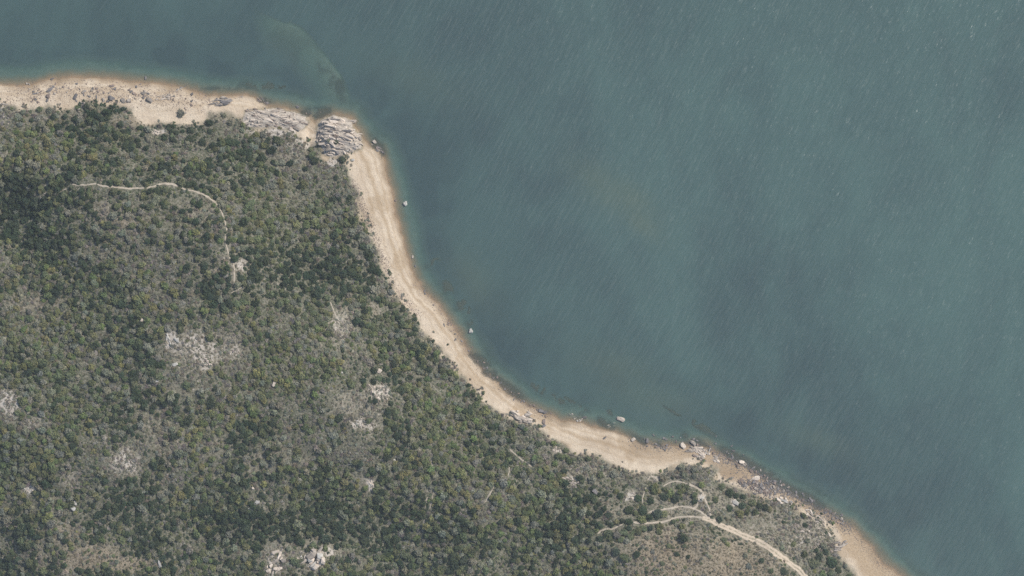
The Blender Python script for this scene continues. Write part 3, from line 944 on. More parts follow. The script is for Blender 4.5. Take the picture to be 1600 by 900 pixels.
outcrop(986, 776, 7, 6, 0, 10, 30, (1.2, 2.8), (.8, 1.4), ['grey', 'pale'], 'grey stones in a gap west of the small link path', .7, group=ING)

# single boulders the photograph shows one by one
boulder(633, 318, 8.5, 'white', 'round whitish boulder standing in the water off the long beach, the northern one', group='boulders in the water')
boulder(735.5, 517.5, 8.5, 'white', 'round whitish boulder standing in the water off the bend of the beach', group='boulders in the water')
boulder(843, 592, 6, 'dark', 'half drowned dark boulder alone in the water of the bay', group='boulders in the water', tall=.5)
boulder(971, 655.5, 11, 'grey', 'large grey boulder alone in the bay shallows', 1.5, -15, 'boulders in the water')
boulder(1067, 696, 10, 'pale', 'tall pale boulder in the water west of the striped rock shelf', 1.4, -55, 'boulders in the water')
boulder(1083, 692, 9, 'grey', 'grey split boulder at the seaward corner of the striped rock shelf', 1.5, -40, 'boulders in the water')
boulder(989, 687, 7, 'pale', 'pale boulder at the wet edge of the south bay sand', 1.2, None, 'boulders in the water')
boulder(1011, 688, 7, 'dark', 'dark boulder in the shallows of the south bay', 1.3, None, 'boulders in the water')
boulder(644.5, 401.5, 4.5, 'grey', 'small grey boulder in the shallows halfway along the beach', 1.2, None, 'boulders in the water')
boulder(648.5, 415.5, 3.6, 'dark', 'tiny dark boulder just below the small grey one in the shallows', 1.2, None, 'boulders in the water')
boulder(227.5, 121.5, 5, 'dark', 'dark boulder in the water north of the northern beach', 1.3, None, 'boulders in the water')
boulder(465, 167, 5, 'dark', 'small dark boulder in the water off the pale rock ledge', 1.2, None, 'boulders in the water')
boulder(585, 221, 6, 'grey', 'grey boulder in the shallows just off the headland point', 1.2, None, 'boulders in the water')
boulder(618, 313, 4.5, 'brown', 'small brown boulder in the shallows near the northern whitish one', 1.2, None, 'boulders in the water')
boulder(845, 642, 8, 'dark', 'dark boulder on wet sand at the bay waterline', 1.5, -15)
boulder(852, 644, 6, 'dark', 'smaller dark boulder touching the bay waterline boulder', 1.3, 20)
boulder(850, 659, 7, 'brown', 'brown boulder on the sand east of the grey hump', 1.4, 70)
boulder(850, 665, 6, 'dark', 'dark boulder just below the brown one on the sand', 1.2, 20)
boulder(914, 652, 6, 'dark', 'dark boulder beside the flat wet rocks in the shallows', 1.4, 10)
boulder(945, 684, 4.5, 'dark', 'small dark stone alone on the wet bay sand', 1.8, 40)
boulder(78, 140, 8, 'dark', 'upright dark boulder on the northern sand near its western end', 1.7, 40)
boulder(75, 150, 8, 'brown', 'brown weathered boulder just below the upright dark one', 1.1)
boulder(74, 156, 5, 'dark', 'small dark boulder at the foot of the brown weathered one', 1.1)
boulder(86, 146, 4, 'grey', 'small grey boulder right of the brown weathered one', 1.1)
boulder(118, 150, 8.5, 'dark', 'leaning dark boulder alone on the northern sand', 1.6, 60)
boulder(131, 143, 7, 'grey', 'flat grey boulder near the leaning dark one', 2.0, 25)
boulder(174, 134, 6, 'brown', 'brown boulder near the northern waterline', 1.8, 5)
boulder(174, 153, 8.5, 'dark', 'black square boulder above the northern bushes', 1.1)
boulder(162, 156, 6, 'grey', 'grey boulder left of the black square one', 1.3)
boulder(193, 156, 8, 'grey', 'wide grey boulder at the edge of the northern bushes', 1.3)
boulder(202, 157, 7.5, 'grey', 'greenish grey boulder touching the wide grey one', 1.1)
boulder(234, 156, 10, 'grey', 'big grey boulder under the jumble of grey rocks', 1.3, -30)
boulder(224, 146, 6, 'grey', 'grey boulder in the middle of the northern beach jumble', 1.3, -30)
boulder(205, 143, 5, 'dark', 'dark small boulder west of the northern jumble', 1.4, 30)
boulder(209, 146, 5, 'brown', 'brown small boulder between dark one and northern jumble', 1.2)
boulder(300, 147, 5, 'dark', 'dark boulder near the water east of the slanting rib', 1.2)
boulder(82, 123, 4.5, 'dark', 'dark boulder on the western northern waterline', 1.8, 20)
boulder(285, 177, 4, 'dark', 'dark stone beside the lone round bush on sand', 1.2)
boulder(1182, 747, 11, 'pale', 'large pale flat boulder at the top of the red stone field', 1.7, 20)
boulder(1159, 722, 8, 'pale', 'pale boulder on the wet foreshore past the rock shelf', 1.5, -15)
boulder(1150, 785, 9, 'white', 'whitish boulder alone in grass above the red stone field', 1.3, -30, 'boulders inland')
boulder(1148, 782, 6, 'pale', 'pale boulder against the whitish one in the grass', 1.2, None, 'boulders inland')
boulder(930, 768, 10, 'dark', 'dark boulder in trees below the long grey slab', 1.6, -45, 'boulders inland', .9)
boulder(1093, 783, 5.5, 'dark', 'dark block at the lower edge of the whitish clearing', 2.0, -15, 'boulders inland')
boulder(115, 795, 8.5, 'white', 'bright white boulder in trees, lower one of a pair in the southwest', 1.1, None, 'boulders inland', .9)
boulder(117, 786, 7, 'white', 'bright white boulder in trees, upper one of a pair in the southwest', 1.1, None, 'boulders inland', .9)
boulder(392, 795, 7.5, 'white', 'white boulder in dense trees, left one of a pair', 1.2, 20, 'boulders inland', .9)
boulder(401, 785, 8, 'white', 'white boulder in dense trees, right one of a pair', 1.1, None, 'boulders inland', .9)
boulder(64, 783, 5, 'white', 'small white boulder west of the southwestern pair', 1.2, None, 'boulders inland')
boulder(245, 594, 7.5, 'white', 'whitish boulder alone west of the central clearing', 1.1, None, 'boulders inland', .8)
boulder(274, 569, 7, 'white', 'white boulder at the left end of the central clearing', 1.3, None, 'boulders inland', .8)
boulder(592, 580, 9, 'pale', 'pale forked boulder above the pinkish bare slope', 1.4, 50, 'boulders inland', .9)
boulder(222, 501, 8, 'pale', 'pale pointed boulder in trees south of the ridge', 1.3, 50, 'boulders inland', .9)
boulder(428, 600, 8, 'pale', 'narrow pale boulder in dark trees', 2.0, 75, 'boulders inland', .9)
boulder(249, 880, 9, 'white', 'narrow white boulder near the bottom edge of the hillside', 2.6, 110, 'boulders inland', .9)
boulder(534, 582, 4.5, 'white', 'small white boulder northwest of the pinkish bare slope', 1.1, None, 'boulders inland')
boulder(551, 250, 5, 'white', 'small white boulder where the long beach begins', 1.2, None, 'boulders inland')
boulder(617, 720, 5, 'white', 'small white boulder among trees left of the pale streaks', 1.1, None, 'boulders inland')
boulder(395, 763, 5, 'pale', 'small pale boulder above the white pair in dense trees', 1.1, None, 'boulders inland')
boulder(1085, 712, 5, 'brown', 'brown boulder at the inner edge of the striped shelf', 1.3)

# red-brown stone field: each larger stone by itself
fx = random.Random(31)
SIDE = ['upper left', 'upper right', 'lower left', 'lower right']
cnt = {}
def stone(px, py, d, col, where, group, asp=None):
    size = 'biggish' if d > 4.6 else 'medium' if d > 3.7 else 'smaller'
    key = (where, size, col)
    cnt[key] = cnt.get(key, 0) + 1
    shape = ['squarish', 'long', 'rounded', 'pointed', 'flat', 'chunky', 'wedge shaped', 'slanting', 'narrow', 'cracked', 'lumpy', 'angular', 'tapered', 'thick'][(cnt[key] - 1) % 14]
    asp = asp or {'long': 2, 'narrow': 2.2, 'rounded': 1.0, 'squarish': 1.0}.get(shape, fx.uniform(1.1, 1.7))
    cname = {'dark': 'dark grey', 'brown': 'reddish brown', 'grey': 'grey', 'pale': 'pale'}[col]
    boulder(px, py, d, col, f'{size} {shape} {cname} stone {where}', asp, None, group, .7, 'stone')


for k in range(70):
    u, v = fx.gauss(0, .5), fx.gauss(0, .5)
    px, py = 1190 + u * 38 + v * 4, 763 + u * 9 + v * 13
    w = SIDE[(0 if v < 0 else 2) + (0 if u < 0 else 1)]
    stone(px, py, fx.uniform(3, 5.6), fx.choice(['brown', 'brown', 'dark', 'grey']), f'in the {w} part of the red stone field', 'stones of the red stone field')
for k in range(70):
    t = fx.random()
    px, py = 1125 + t * 200, 712 + t * 105 + fx.gauss(0, 5) - (6 if t < .4 else 0)
    w = ['below the striped rock shelf', 'beside the red stone field', 'seaward of the pale broken rocks', 'seaward of the cream rock shelf'][min(3, int(t * 4))]
    stone(px, py, fx.uniform(2.8, 4.8), fx.choice(['dark', 'dark', 'brown', 'grey']), f'at the waterline {w}', 'stones along the southern waterline')
for k in range(80):
    px, py = fx.uniform(40, 300), 0
    py = np.interp(px, [40, 100, 200, 300], [148, 140, 146, 160]) + fx.gauss(0, 8)
    w = ['west of the leaning dark boulder', 'above the northern bushes', 'beside the northern jumble', 'around the low grey ledge'][min(3, int((px - 40) / 65))]
    stone(px, py, fx.uniform(2.2, 4.2), fx.choice(['dark', 'brown', 'grey', 'brown']), f'on the sand {w}', 'stones on the northern beach')
for k in range(34):
    t = fx.random()
    px, py = np.interp(t, [0, .3, .6, 1], [660, 720, 790, 860]) + fx.gauss(0, 3), np.interp(t, [0, .3, .6, 1], [455, 535, 608, 652]) + fx.gauss(0, 4)
    w = ['off the bend of the beach', 'below the weedy patch', 'near the grey hump'][min(2, int(t * 3))]
    stone(px, py, fx.uniform(2.2, 3.8), fx.choice(['dark', 'brown']), f'at the waterline {w}', 'stones along the curved beach')
for k in range(30):
    px, py = fx.uniform(1000, 1165), fx.gauss(693, 5) + 0
    py = np.interp(px, [1000, 1080, 1165], [690, 688, 712]) + fx.gauss(0, 5)
    w = ['west of the pale tall boulder', 'seaward of the striped rock shelf', 'east of the striped rock shelf'][min(2, int((px - 1000) / 56))]
    stone(px, py, fx.uniform(2.4, 4.4), fx.choice(['dark', 'dark', 'brown']), f'in the shallows {w}', 'stones in the bay shallows')

# ------------------------------------------------------------------ plants
def leaf_cloud(name, seed, n, lobes, mat, zscale=.8, leaf=(.16, .3), flat=.0, twiggy=False, ztop=1.0):
    """A crown of unit radius: many small folded leaf clumps spread over several lobes."""
    r = np.random.default_rng(seed)
    lc = np.zeros((lobes, 3))
    lr = r.uniform(.34, .52, lobes)
    ang = r.uniform(0, 2 * math.pi) + np.arange(lobes) * 2.399
    rad = np.sqrt(np.linspace(.02, 1, lobes)) * r.uniform(.5, .72, lobes)
    lc[:, 0], lc[:, 1] = rad * np.cos(ang), rad * np.sin(ang)
    lc[:, 2] = (.62 - .35 * rad + r.uniform(-.12, .18, lobes)) * zscale
    shade = r.uniform(0, 1, lobes)
    V, F, Sh = [], [], []
    for i in range(n):
        k = r.integers(lobes)
        d = r.normal(size=3)
        d /= np.linalg.norm(d)
        if d[2] < -.3:
            d[2] *= -1
        c = lc[k] + d * lr[k] * r.uniform(.55, 1.12) * np.array([1, 1, zscale])
        nrm = d * .8 + r.normal(size=3) * .55 + np.array([0, 0, .35])
        nrm /= np.linalg.norm(nrm)
        a = np.cross(nrm, r.normal(size=3))
        a /= np.linalg.norm(a)
        b2 = np.cross(nrm, a)
        s = r.uniform(*leaf)
        w = s * (.16 if twiggy else r.uniform(.55, .95))
        base = len(V)
        # a folded clump: four outer points and a raised middle
        V += [c + a * s, c + b2 * w, c - a * s * r.uniform(.7, 1), c - b2 * w, c + nrm * s * .28]
        F += [(base, base + 1, base + 4), (base + 1, base + 2, base + 4), (base + 2, base + 3, base + 4), (base + 3, base, base + 4)]
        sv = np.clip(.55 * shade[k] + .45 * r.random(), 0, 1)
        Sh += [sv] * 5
    V = np.array(V)
    F = np.array(F)
    return mesh_np(name, V, F.ravel(), np.full(len(F), 3), [mat], {'clump': np.array(Sh)}, smooth=False)


def tube(V, F, p, q, r0, r1, n=5):
    p, q = np.array(p, float), np.array(q, float)
    d = (q - p) / np.linalg.norm(q - p)
    a = np.cross(d, [.3, .5, .8])
    a /= np.linalg.norm(a)
    b2 = np.cross(d, a)
    base = len(V)
    for c, rr in ((p, r0), (q, r1)):
        for k in range(n):
            t = 2 * math.pi * k / n
            V.append(c + (a * math.cos(t) + b2 * math.sin(t)) * rr)
    for k in range(n):
        F.append((base + k, base + (k + 1) % n, base + n + (k + 1) % n, base + n + k))


def trunk_mesh(name, seed, limbs=5, h=.55, r0=.07):
    r = random.Random(seed)
    V, F = [], []
    tube(V, F, (0, 0, -.25), (r.uniform(-.05, .05), r.uniform(-.05, .05), h * .5), r0, r0 * .7)
    for k in range(limbs):
        t = 6.28 * k / limbs + r.uniform(-.4, .4)
        s = r.uniform(.35, .6)
        m = (math.cos(t) * s * .5, math.sin(t) * s * .5, h * r.uniform(.75, .95))
        tube(V, F, (0, 0, h * .42), m, r0 * .55, r0 * .35)
        tube(V, F, m, (math.cos(t + .2) * s, math.sin(t + .2) * s, h * r.uniform(1.0, 1.35)), r0 * .35, r0 * .12)
    V, F = np.array(V), np.array(F)
    return mesh_np(name, V, F.ravel(), np.full(len(F), 4), [M_BARK], smooth=True)


KINDS = {'tree': dict(n=190, lobes=10, zscale=.85, leaf=(.13, .25)),
         'bush': dict(n=100, lobes=6, zscale=.7, leaf=(.18, .33)),
         'dry': dict(n=110, lobes=6, zscale=.6, leaf=(.22, .42), twiggy=True)}
NV = 6
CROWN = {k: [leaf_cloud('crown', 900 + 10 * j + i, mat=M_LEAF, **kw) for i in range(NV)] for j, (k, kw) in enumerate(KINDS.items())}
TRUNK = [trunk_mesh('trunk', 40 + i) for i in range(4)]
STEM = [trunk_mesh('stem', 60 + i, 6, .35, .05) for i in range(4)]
var_col = bpy.data.collections.new('plant_kinds')           # sources for the uncountable mass; never linked to the scene
for j, (k, kw) in enumerate(KINDS.items()):
    for i in range(NV):
        me = leaf_cloud('mass_crown', 900 + 10 * j + i, mat=M_LEAF_I, **kw)
        o = bpy.data.objects.new('%02d_mass_crown' % (j * NV + i), me)
        var_col.objects.link(o)
tuft = leaf_cloud('tuft', 1900, n=26, lobes=4, mat=M_LEAF_I, zscale=.4, leaf=(.3, .55), twiggy=True)
for i in range(2):
    o = bpy.data.objects.new('%02d_tuft' % (3 * NV + i), leaf_cloud('tuft', 1900 + i, n=26, lobes=4, mat=M_LEAF_I, zscale=.45, leaf=(.3, .55), twiggy=True))
    var_col.objects.link(o)


def scatter_nodes():
    ng = bpy.data.node_groups.new('scatter', 'GeometryNodeTree')
    ng.interface.new_socket('Geometry', in_out='INPUT', socket_type='NodeSocketGeometry')
    ng.interface.new_socket('Geometry', in_out='OUTPUT', socket_type='NodeSocketGeometry')
    N, L = ng.nodes, ng.links
    gi, go = N.new('NodeGroupInput'), N.new('NodeGroupOutput')
    ins = N.new('GeometryNodeInstanceOnPoints')
    ci = N.new('GeometryNodeCollectionInfo')
    ci.inputs['Collection'].default_value = var_col
    ci.inputs['Separate Children'].default_value = True
    ci.inputs['Reset Children'].default_value = True

    def na(name, typ):
        n = N.new('GeometryNodeInputNamedAttribute')
        n.data_type = typ
        n.inputs['Name'].default_value = name
        return n.outputs['Attribute']
    ins.inputs['Pick Instance'].default_value = True
    L.new(gi.outputs[0], ins.inputs['Points'])
    L.new(ci.outputs[0], ins.inputs['Instance'])
    L.new(na('variant', 'INT'), ins.inputs['Instance Index'])
    L.new(na('rot', 'FLOAT_VECTOR'), ins.inputs['Rotation'])
    L.new(na('scl', 'FLOAT_VECTOR'), ins.inputs['Scale'])
    L.new(ins.outputs[0], go.inputs[0])
    return ng


SCATTER = scatter_nodes()


def mass(name, rows, label, cat):
    """rows: x, y, z, variant, rot, sx, sy, sz, r, g, b"""
    a = np.array(rows, float)
    me = bpy.data.meshes.new(name)
    me.vertices.add(len(a))
    me.vertices.foreach_set('co', a[:, :3].astype(np.float32).ravel())
    me.attributes.new('variant', 'INT', 'POINT').data.foreach_set('value', a[:, 3].astype(np.int32))
    rv = np.zeros((len(a), 3), np.float32)
    rv[:, 2] = a[:, 4]
    me.attributes.new('rot', 'FLOAT_VECTOR', 'POINT').data.foreach_set('vector', rv.ravel())
    me.attributes.new('scl', 'FLOAT_VECTOR', 'POINT').data.foreach_set('vector', np.ascontiguousarray(a[:, 5:8], np.float32).ravel())
    cc = np.ones((len(a), 4), np.float32)
    cc[:, :3] = a[:, 8:11]
    me.attributes.new('tint', 'FLOAT_COLOR', 'POINT').data.foreach_set('color', cc.ravel())
    o = link(name, me, kind='stuff', label=label, category=cat)
    md = o.modifiers.new('scatter', 'NODES')
    md.node_group = SCATTER
    return o


def jitter_grid(cell, x0, x1, y0, y1, seed):
    r = np.random.default_rng(seed)
    xs, ys = np.meshgrid(np.arange(x0, x1, cell), np.arange(y0, y1, cell))
    xs = xs + (np.arange(xs.shape[0]) % 2)[:, None] * cell / 2
    return (xs + r.uniform(-.48, .48, xs.shape) * cell).ravel(), (ys + r.uniform(-.48, .48, ys.shape) * cell).ravel()


def site(x, y):
    """Everything the planting needs to know at the points."""
    wx = x + 3.0 * (fbm(x, y, 14, 5, 3) - .5)
    wy = y + 3.0 * (fbm(x, y, 14, 6, 3) - .5)
    dv = signed(wx, wy, veg_w, veg_poly) + 2.5 * (fbm(x, y, 9, 91, 3) - .5)
    f = cover_fields(x, y)
    dp = np.full(x.shape, 1e9)
    for nm, pts, wd in path_w:
        d, _ = poly_dist(x, y, pts)
        dp = np.minimum(dp, d - wd / 2)
    dr = np.full(x.shape, 1e9)
    for rx, ry, rr in rock_spots:
        dr = np.minimum(dr, np.hypot(x - rx, y - ry) - rr)
    hd = np.minimum(np.where(poly_dist(x, y, HEAD1, True, True)[1], -1, 1), np.where(poly_dist(x, y, HEAD2, True, True)[1], -1, 1))
    return dv, f, dp, dr, hd, height(x, y)


GREENS = dict(dark=(.076, .098, .064), mid=(.166, .184, .106), olive=(.232, .230, .118), bright=(.182, .222, .104),
              grey=(.250, .250, .200), brown=(.285, .252, .205), pale=(.40, .375, .325), purple=(.250, .226, .212))


def tint_of(cls, r):
    c = np.array(GREENS[cls]) * r.uniform(.82, 1.2)
    return c * np.array([r.uniform(.92, 1.08), r.uniform(.95, 1.05), r.uniform(.9, 1.1)])


def pick_class(x, y, bare, grey, dark, light, dv, r, n_a, n_b):
    coast = math.exp(-max(dv, 0) / 14.0) * (.75 if x > -130 else .45)
    if x > 20:
        coast *= .9
    g = min(.92, .10 + .75 * grey + .55 * coast + .5 * max(0, n_b - .54) * 4)
    if r.random() < g * (1 - .7 * dark):
        return r.choice(['grey', 'grey', 'brown', 'pale', 'purple'])
    d = .34 + .55 * dark - .3 * light + 1.6 * (n_a - .5)
    if r.random() < d:
        return 'dark'
    if r.random() < .22 + .6 * light + 1.0 * (n_b - .5):
        return r.choice(['olive', 'olive', 'bright'])
    return r.choice(['mid', 'mid', 'mid', 'grey'])


BOX = (-455, 425, -280, 170)
pr = np.random.default_rng(77)
trees, bushes, drys, tufts = [], [], [], []
x, y = jitter_grid(3.8, *BOX, 11)
keep = signed(x, y, veg_w, veg_poly) > -4
x, y = x[keep], y[keep]
dv, (bare_, rock_, red_, grey_, dark_, light_), dp, dr, hd, zz = site(x, y)
na_, nb_ = fbm(x, y, 45, 201, 3), fbm(x, y, 30, 202, 3)
gap = fbm(x, y, 13, 203, 3)
broad = fbm(x, y, 34, 207, 3)
for i in range(len(x)):
    r_ = pr.uniform(1.8, 3.4)
    if dv[i] < r_ * (.25 + .7 * pr.random()) or dp[i] < r_ * .45 or dr[i] < r_ * .4 - .8 or hd[i] < 0:
        continue
    p = .97 - 1.1 * bare_[i] - (max(0, gap[i] - .5) * 2.6 + max(0, broad[i] - .52) * 2.6) * (1 - dark_[i])
    if pr.random() > p:
        continue
    cls = pick_class(x[i], y[i], bare_[i], grey_[i], dark_[i], light_[i], dv[i], pr, na_[i], nb_[i])
    dry = cls in ('brown', 'pale', 'purple')
    if dry:
        r_ *= .8
    zs = r_ * pr.uniform(.85, 1.45) * (.75 if dry else 1.0) * (1 + .25 * dark_[i])
    row = [x[i], y[i], zz[i], 0, pr.uniform(0, 6.28), r_ * pr.uniform(.9, 1.1), r_ * pr.uniform(.9, 1.1), zs, *tint_of(cls, pr)]
    row[3] = (2 * NV if dry else 0) + pr.integers(NV)
    (drys if dry else trees).append((row, cls))
x, y = jitter_grid(2.2, *BOX, 12)
keep = signed(x, y, veg_w, veg_poly) > -6
x, y = x[keep], y[keep]
dv, (bare_, rock_, red_, grey_, dark_, light_), dp, dr, hd, zz = site(x, y)
na_, nb_ = fbm(x, y, 45, 201, 3), fbm(x, y, 30, 202, 3)
gap = fbm(x, y, 13, 203, 3)
broad = fbm(x, y, 34, 207, 3)
clus = fbm(x, y, 9, 205, 3)
for i in range(len(x)):
    r_ = pr.uniform(.8, 1.7)
    if dv[i] < r_ * .3 - 5.5 * sstep(.52, .66, clus[i]) * (1 if pr.random() < .6 else 0) or dp[i] < r_ * (.45 if pr.random() < .82 else -1) or dr[i] < r_ * .3 - 2:
        continue
    open_ = float(np.clip((broad[i] - .5) * 6, 0, 1)) * (1 - dark_[i])
    p = .66 + .12 * open_ - .5 * bare_[i] - .2 * rock_[i] + 1.6 * (clus[i] - .5)
    if hd[i] < 0:
        p = .16
    if pr.random() > p:
        continue
    cls = pick_class(x[i], y[i], bare_[i], min(1, grey_[i] + .15 + .5 * open_), dark_[i], light_[i], dv[i], pr, na_[i], nb_[i])
    dry = cls in ('brown', 'pale', 'purple') or (cls == 'grey' and pr.random() < .4)
    row = [x[i], y[i], zz[i], 0, pr.uniform(0, 6.28), r_ * pr.uniform(.85, 1.15), r_ * pr.uniform(.85, 1.15), r_ * pr.uniform(.7, 1.1), *tint_of(cls, pr)]
    row[3] = (2 * NV if dry else NV) + pr.integers(NV)
    (drys if dry else bushes).append((row, cls))
# dry grass tufts wherever the ground is open
x, y = jitter_grid(1.5, *BOX, 13)
keep = signed(x, y, veg_w, veg_poly) > -2
x, y = x[keep], y[keep]
b_ = cover_fields(x, y)
dvv = signed(x, y, veg_w, veg_poly)
want = (pr.random(len(x)) < .42 + .45 * b_[0] - .4 * b_[1]) & (dvv > .5)
x, y, red_t = x[want], y[want], b_[2][want]
dp = np.full(x.shape, 1e9)
for nm, pts, wd in path_w:
    d, _ = poly_dist(x, y, pts)
    dp = np.minimum(dp, d - wd / 2)
zz = height(x, y)
for i in range(len(x)):
    if dp[i] < -.15:
        continue
    s = pr.uniform(.5, 1.15)
    c = np.array([(.20, .18, .135), (.125, .135, .085), (.16, .16, .115), (.26, .24, .20)][pr.integers(4)]) * (1 - .6 * red_t[i]) + np.array((.205, .165, .112)) * .6 * red_t[i]
    tufts.append([x[i], y[i], zz[i], 3 * NV + pr.integers(2), pr.uniform(0, 6.28), s, s, s * .6, *(c * pr.uniform(.7, 1.35))])

for px, py, rx, ry, n in [(195, 721, 26, 18, 90), (10, 632, 30, 28, 120), (592, 612, 22, 15, 60), (536, 512, 20, 24, 80), (45, 663, 16, 10, 40), (320, 550, 55, 24, 90), (430, 875, 22, 26, 50),
                          (560, 640, 38, 24, 80), (1250, 840, 45, 26, 200), (1075, 738, 40, 12, 110), (930, 728, 50, 10, 110), (455, 235, 30, 26, 90)]:
    a_, q_ = pr.uniform(0, 6.283, n), np.sqrt(pr.uniform(0, 1, n))
    x, y, zz = at(px + rx * q_ * np.cos(a_), py + ry * q_ * np.sin(a_))
    dvv = signed(x, y, veg_w, veg_poly)
    zz = height(x, y)
    for i in range(n):
        if dvv[i] < 1:
            continue
        r_ = pr.uniform(.7, 1.6)
        cls = ['pale', 'grey', 'purple', 'brown', 'pale'][pr.integers(5)]
        drys.append(([x[i], y[i], zz[i], 2 * NV + pr.integers(NV), pr.uniform(0, 6.28), r_, r_, r_ * .8, *tint_of(cls, pr)], cls))

# ------------------------------------------------------------------ plants one can point to
LAND = [((112, 287), 'the west end of the ridge path'), ((190, 293), 'the straight part of the ridge path'), ((260, 287), 'the hump of the ridge path'),
        ((336, 316), 'the corner of the ridge path'), ((354, 355), 'the downhill part of the ridge path'), ((376, 410), 'the bare patch by the ridge path'),
        ((285, 177), 'the lone round bush on sand'), ((170, 162), 'the bulge of bushes on the northern beach'), ((30, 175), 'the western end of the beach'),
        ((243, 206), 'the pale flat rocks behind the northern beach'), ((330, 188), 'the dip of sand in the northern bushes'), ((430, 205), 'the pale ledge west of the gully'),
        ((482, 240), 'the headland gully'), ((525, 250), 'the headland point'), ((548, 285), 'the top of the long beach'), ((575, 360), 'the eroded bank of the long beach'),
        ((600, 425), 'the narrow part of the long beach'), ((640, 485), 'the bend of the long beach'), ((700, 560), 'the wide sand below the bend'),
        ((760, 628), 'the last bushes before the grey hump'), ((820, 660), 'the grey rock hump'), ((815, 717), 'the short path above the curved beach'),
        ((893, 752), 'the long grey slab in trees'), ((960, 735), 'the bank above the south bay'), ((1020, 745), 'the little crossing paths at the bay'),
        ((1060, 752), 'the looping path'), ((1096, 777), 'the whitish clearing on the looping path'), ((1037, 815), 'the western arm of the vehicle track'),
        ((1112, 814), 'the fork of the vehicle track'), ((1200, 855), 'the lower vehicle track'), ((1150, 785), 'the whitish boulder in grass'),
        ((940, 829), 'the west end of the vehicle track'), ((765, 772), 'the lower pale streak'), ((670, 785), 'the pair of pale streaks'), ((675, 722), 'the upper pale streak'),
        ((580, 757), 'the curved pale rock face'), ((592, 613), 'the pinkish grey bare slope'), ((535, 510), 'the grey rubble slope under the scar'),
        ((585, 485), 'the small sandy patch inland of the beach'), ((490, 872), 'the big whitish boulder cluster'), ((428, 600), 'the narrow pale boulder'),
        ((397, 790), 'the white boulder pair in dense trees'), ((270, 530), 'the white rock blades'), ((365, 548), 'the east end of the central clearing'),
        ((245, 594), 'the whitish boulder west of the clearing'), ((195, 722), 'the light grey rubble scar'), ((116, 790), 'the bright white boulder pair'),
        ((140, 870), 'the reddish grass patch'), ((10, 632), 'the grey rubble slope at the edge'), ((46, 765), 'the pale slanting rocks in the west'),
        ((222, 501), 'the pale pointed boulder'), ((70, 300), 'the small bare bits west of the path'), ((180, 340), 'the pinkish grass on the ridge'),
        ((20, 400), 'the dark western gully'), ((100, 470), 'the dry western slope'), ((450, 440), 'the dark wood inland of the beach'), ((249, 880), 'the narrow white boulder'),
        ((430, 300), 'the wood behind the headland'), ((420, 720), 'the dry scrub in the south'), ((640, 860), 'the dense southern wood')]
lm = np.array([l[0] for l in LAND], float)
LX, LY, _ = at(lm[:, 0], lm[:, 1])
ORD = ['nearest', 'second nearest', 'third nearest', 'fourth nearest', 'fifth nearest', 'sixth nearest', 'seventh nearest', 'eighth nearest']
CNAME = dict(dark='dark green', mid='green', olive='olive', bright='bright green', grey='grey green', brown='brown', pale='pale grey', purple='purplish grey')


def describe(items, noun):
    """items: (row, class). One label each: colour, size, the landmark beside it, the side, and the order from it."""
    d = []
    for row, cls in items:
        q = np.hypot(LX - row[0], LY - row[1])
        k = int(q.argmin())
        dx, dy = row[0] - LX[k], row[1] - LY[k]
        s = ('above' if dy > abs(dx) * .8 else 'below' if -dy > abs(dx) * .8 else 'right of' if dx > 0 else 'left of')
        d.append((CNAME[cls], k, s, q[k]))
    out = []
    groups = {}
    for i, t in enumerate(d):
        groups.setdefault(t[:3], []).append(i)
    lab = [None] * len(d)
    for (c, k, s), ids in groups.items():
        ids.sort(key=lambda i: d[i][3])
        for j, i in enumerate(ids):
            if j < len(ORD):
                o_ = '' if len(ids) == 1 else ORD[j] + ' '
                lab[i] = ' '.join(f'{o_}{noun} {s} {LAND[k][1]}'.replace('@', c).split())
    return lab


def in_frame(row):
    return abs(row[0]) < 396 and abs(row[1]) < 222


def grow(kind, items, noun, cat, group, root, upper, lower, uppers, lowers, grow_by=1.0):
    lab = describe(items, noun)
    for (row, cls), lb in zip(items, lab):
        if lb is None:
            row[3] = row[3]
            continue
        x_, y_, z_, v, ro, sx, sy, sz = row[:8]
        e = link(root, None, label=lb, category=cat, group=group)
        e.location = (x_, y_, z_)
        e.rotation_euler = (0, 0, ro)
        e.empty_display_size = 1
        c_ = link(upper, uppers[int(v) % NV], e)
        c_.scale = (sx * grow_by, sy * grow_by, sz * grow_by)
        c_.color = (*row[8:11], 1)
        t_ = link(lower, lowers[int(v) % 4], e)
        t_.scale = (sx, sy, sz)
    return [it for it, lb in zip(items, lab) if lb is None]


def split(items, n, ok):
    """The n largest in the frame, and the rest."""
    order = sorted(range(len(items)), key=lambda i: -items[i][0][5] if ok(items[i][0]) else 1e9)
    top = [i for i in order[:n] if ok(items[i][0])]
    st = set(top)
    return [items[i] for i in top], [items[i] for i in range(len(items)) if i not in st]


def spot(px, py, dpx, cls, hgt=.9):
    x_, y_, z_ = at1(px, py)
    r_ = dpx * S / 2
    return ([x_, y_, gz(x_, y_), int(pr.integers(NV)), pr.uniform(0, 6.28), r_, r_, r_ * hgt, *tint_of(cls, pr)], cls)


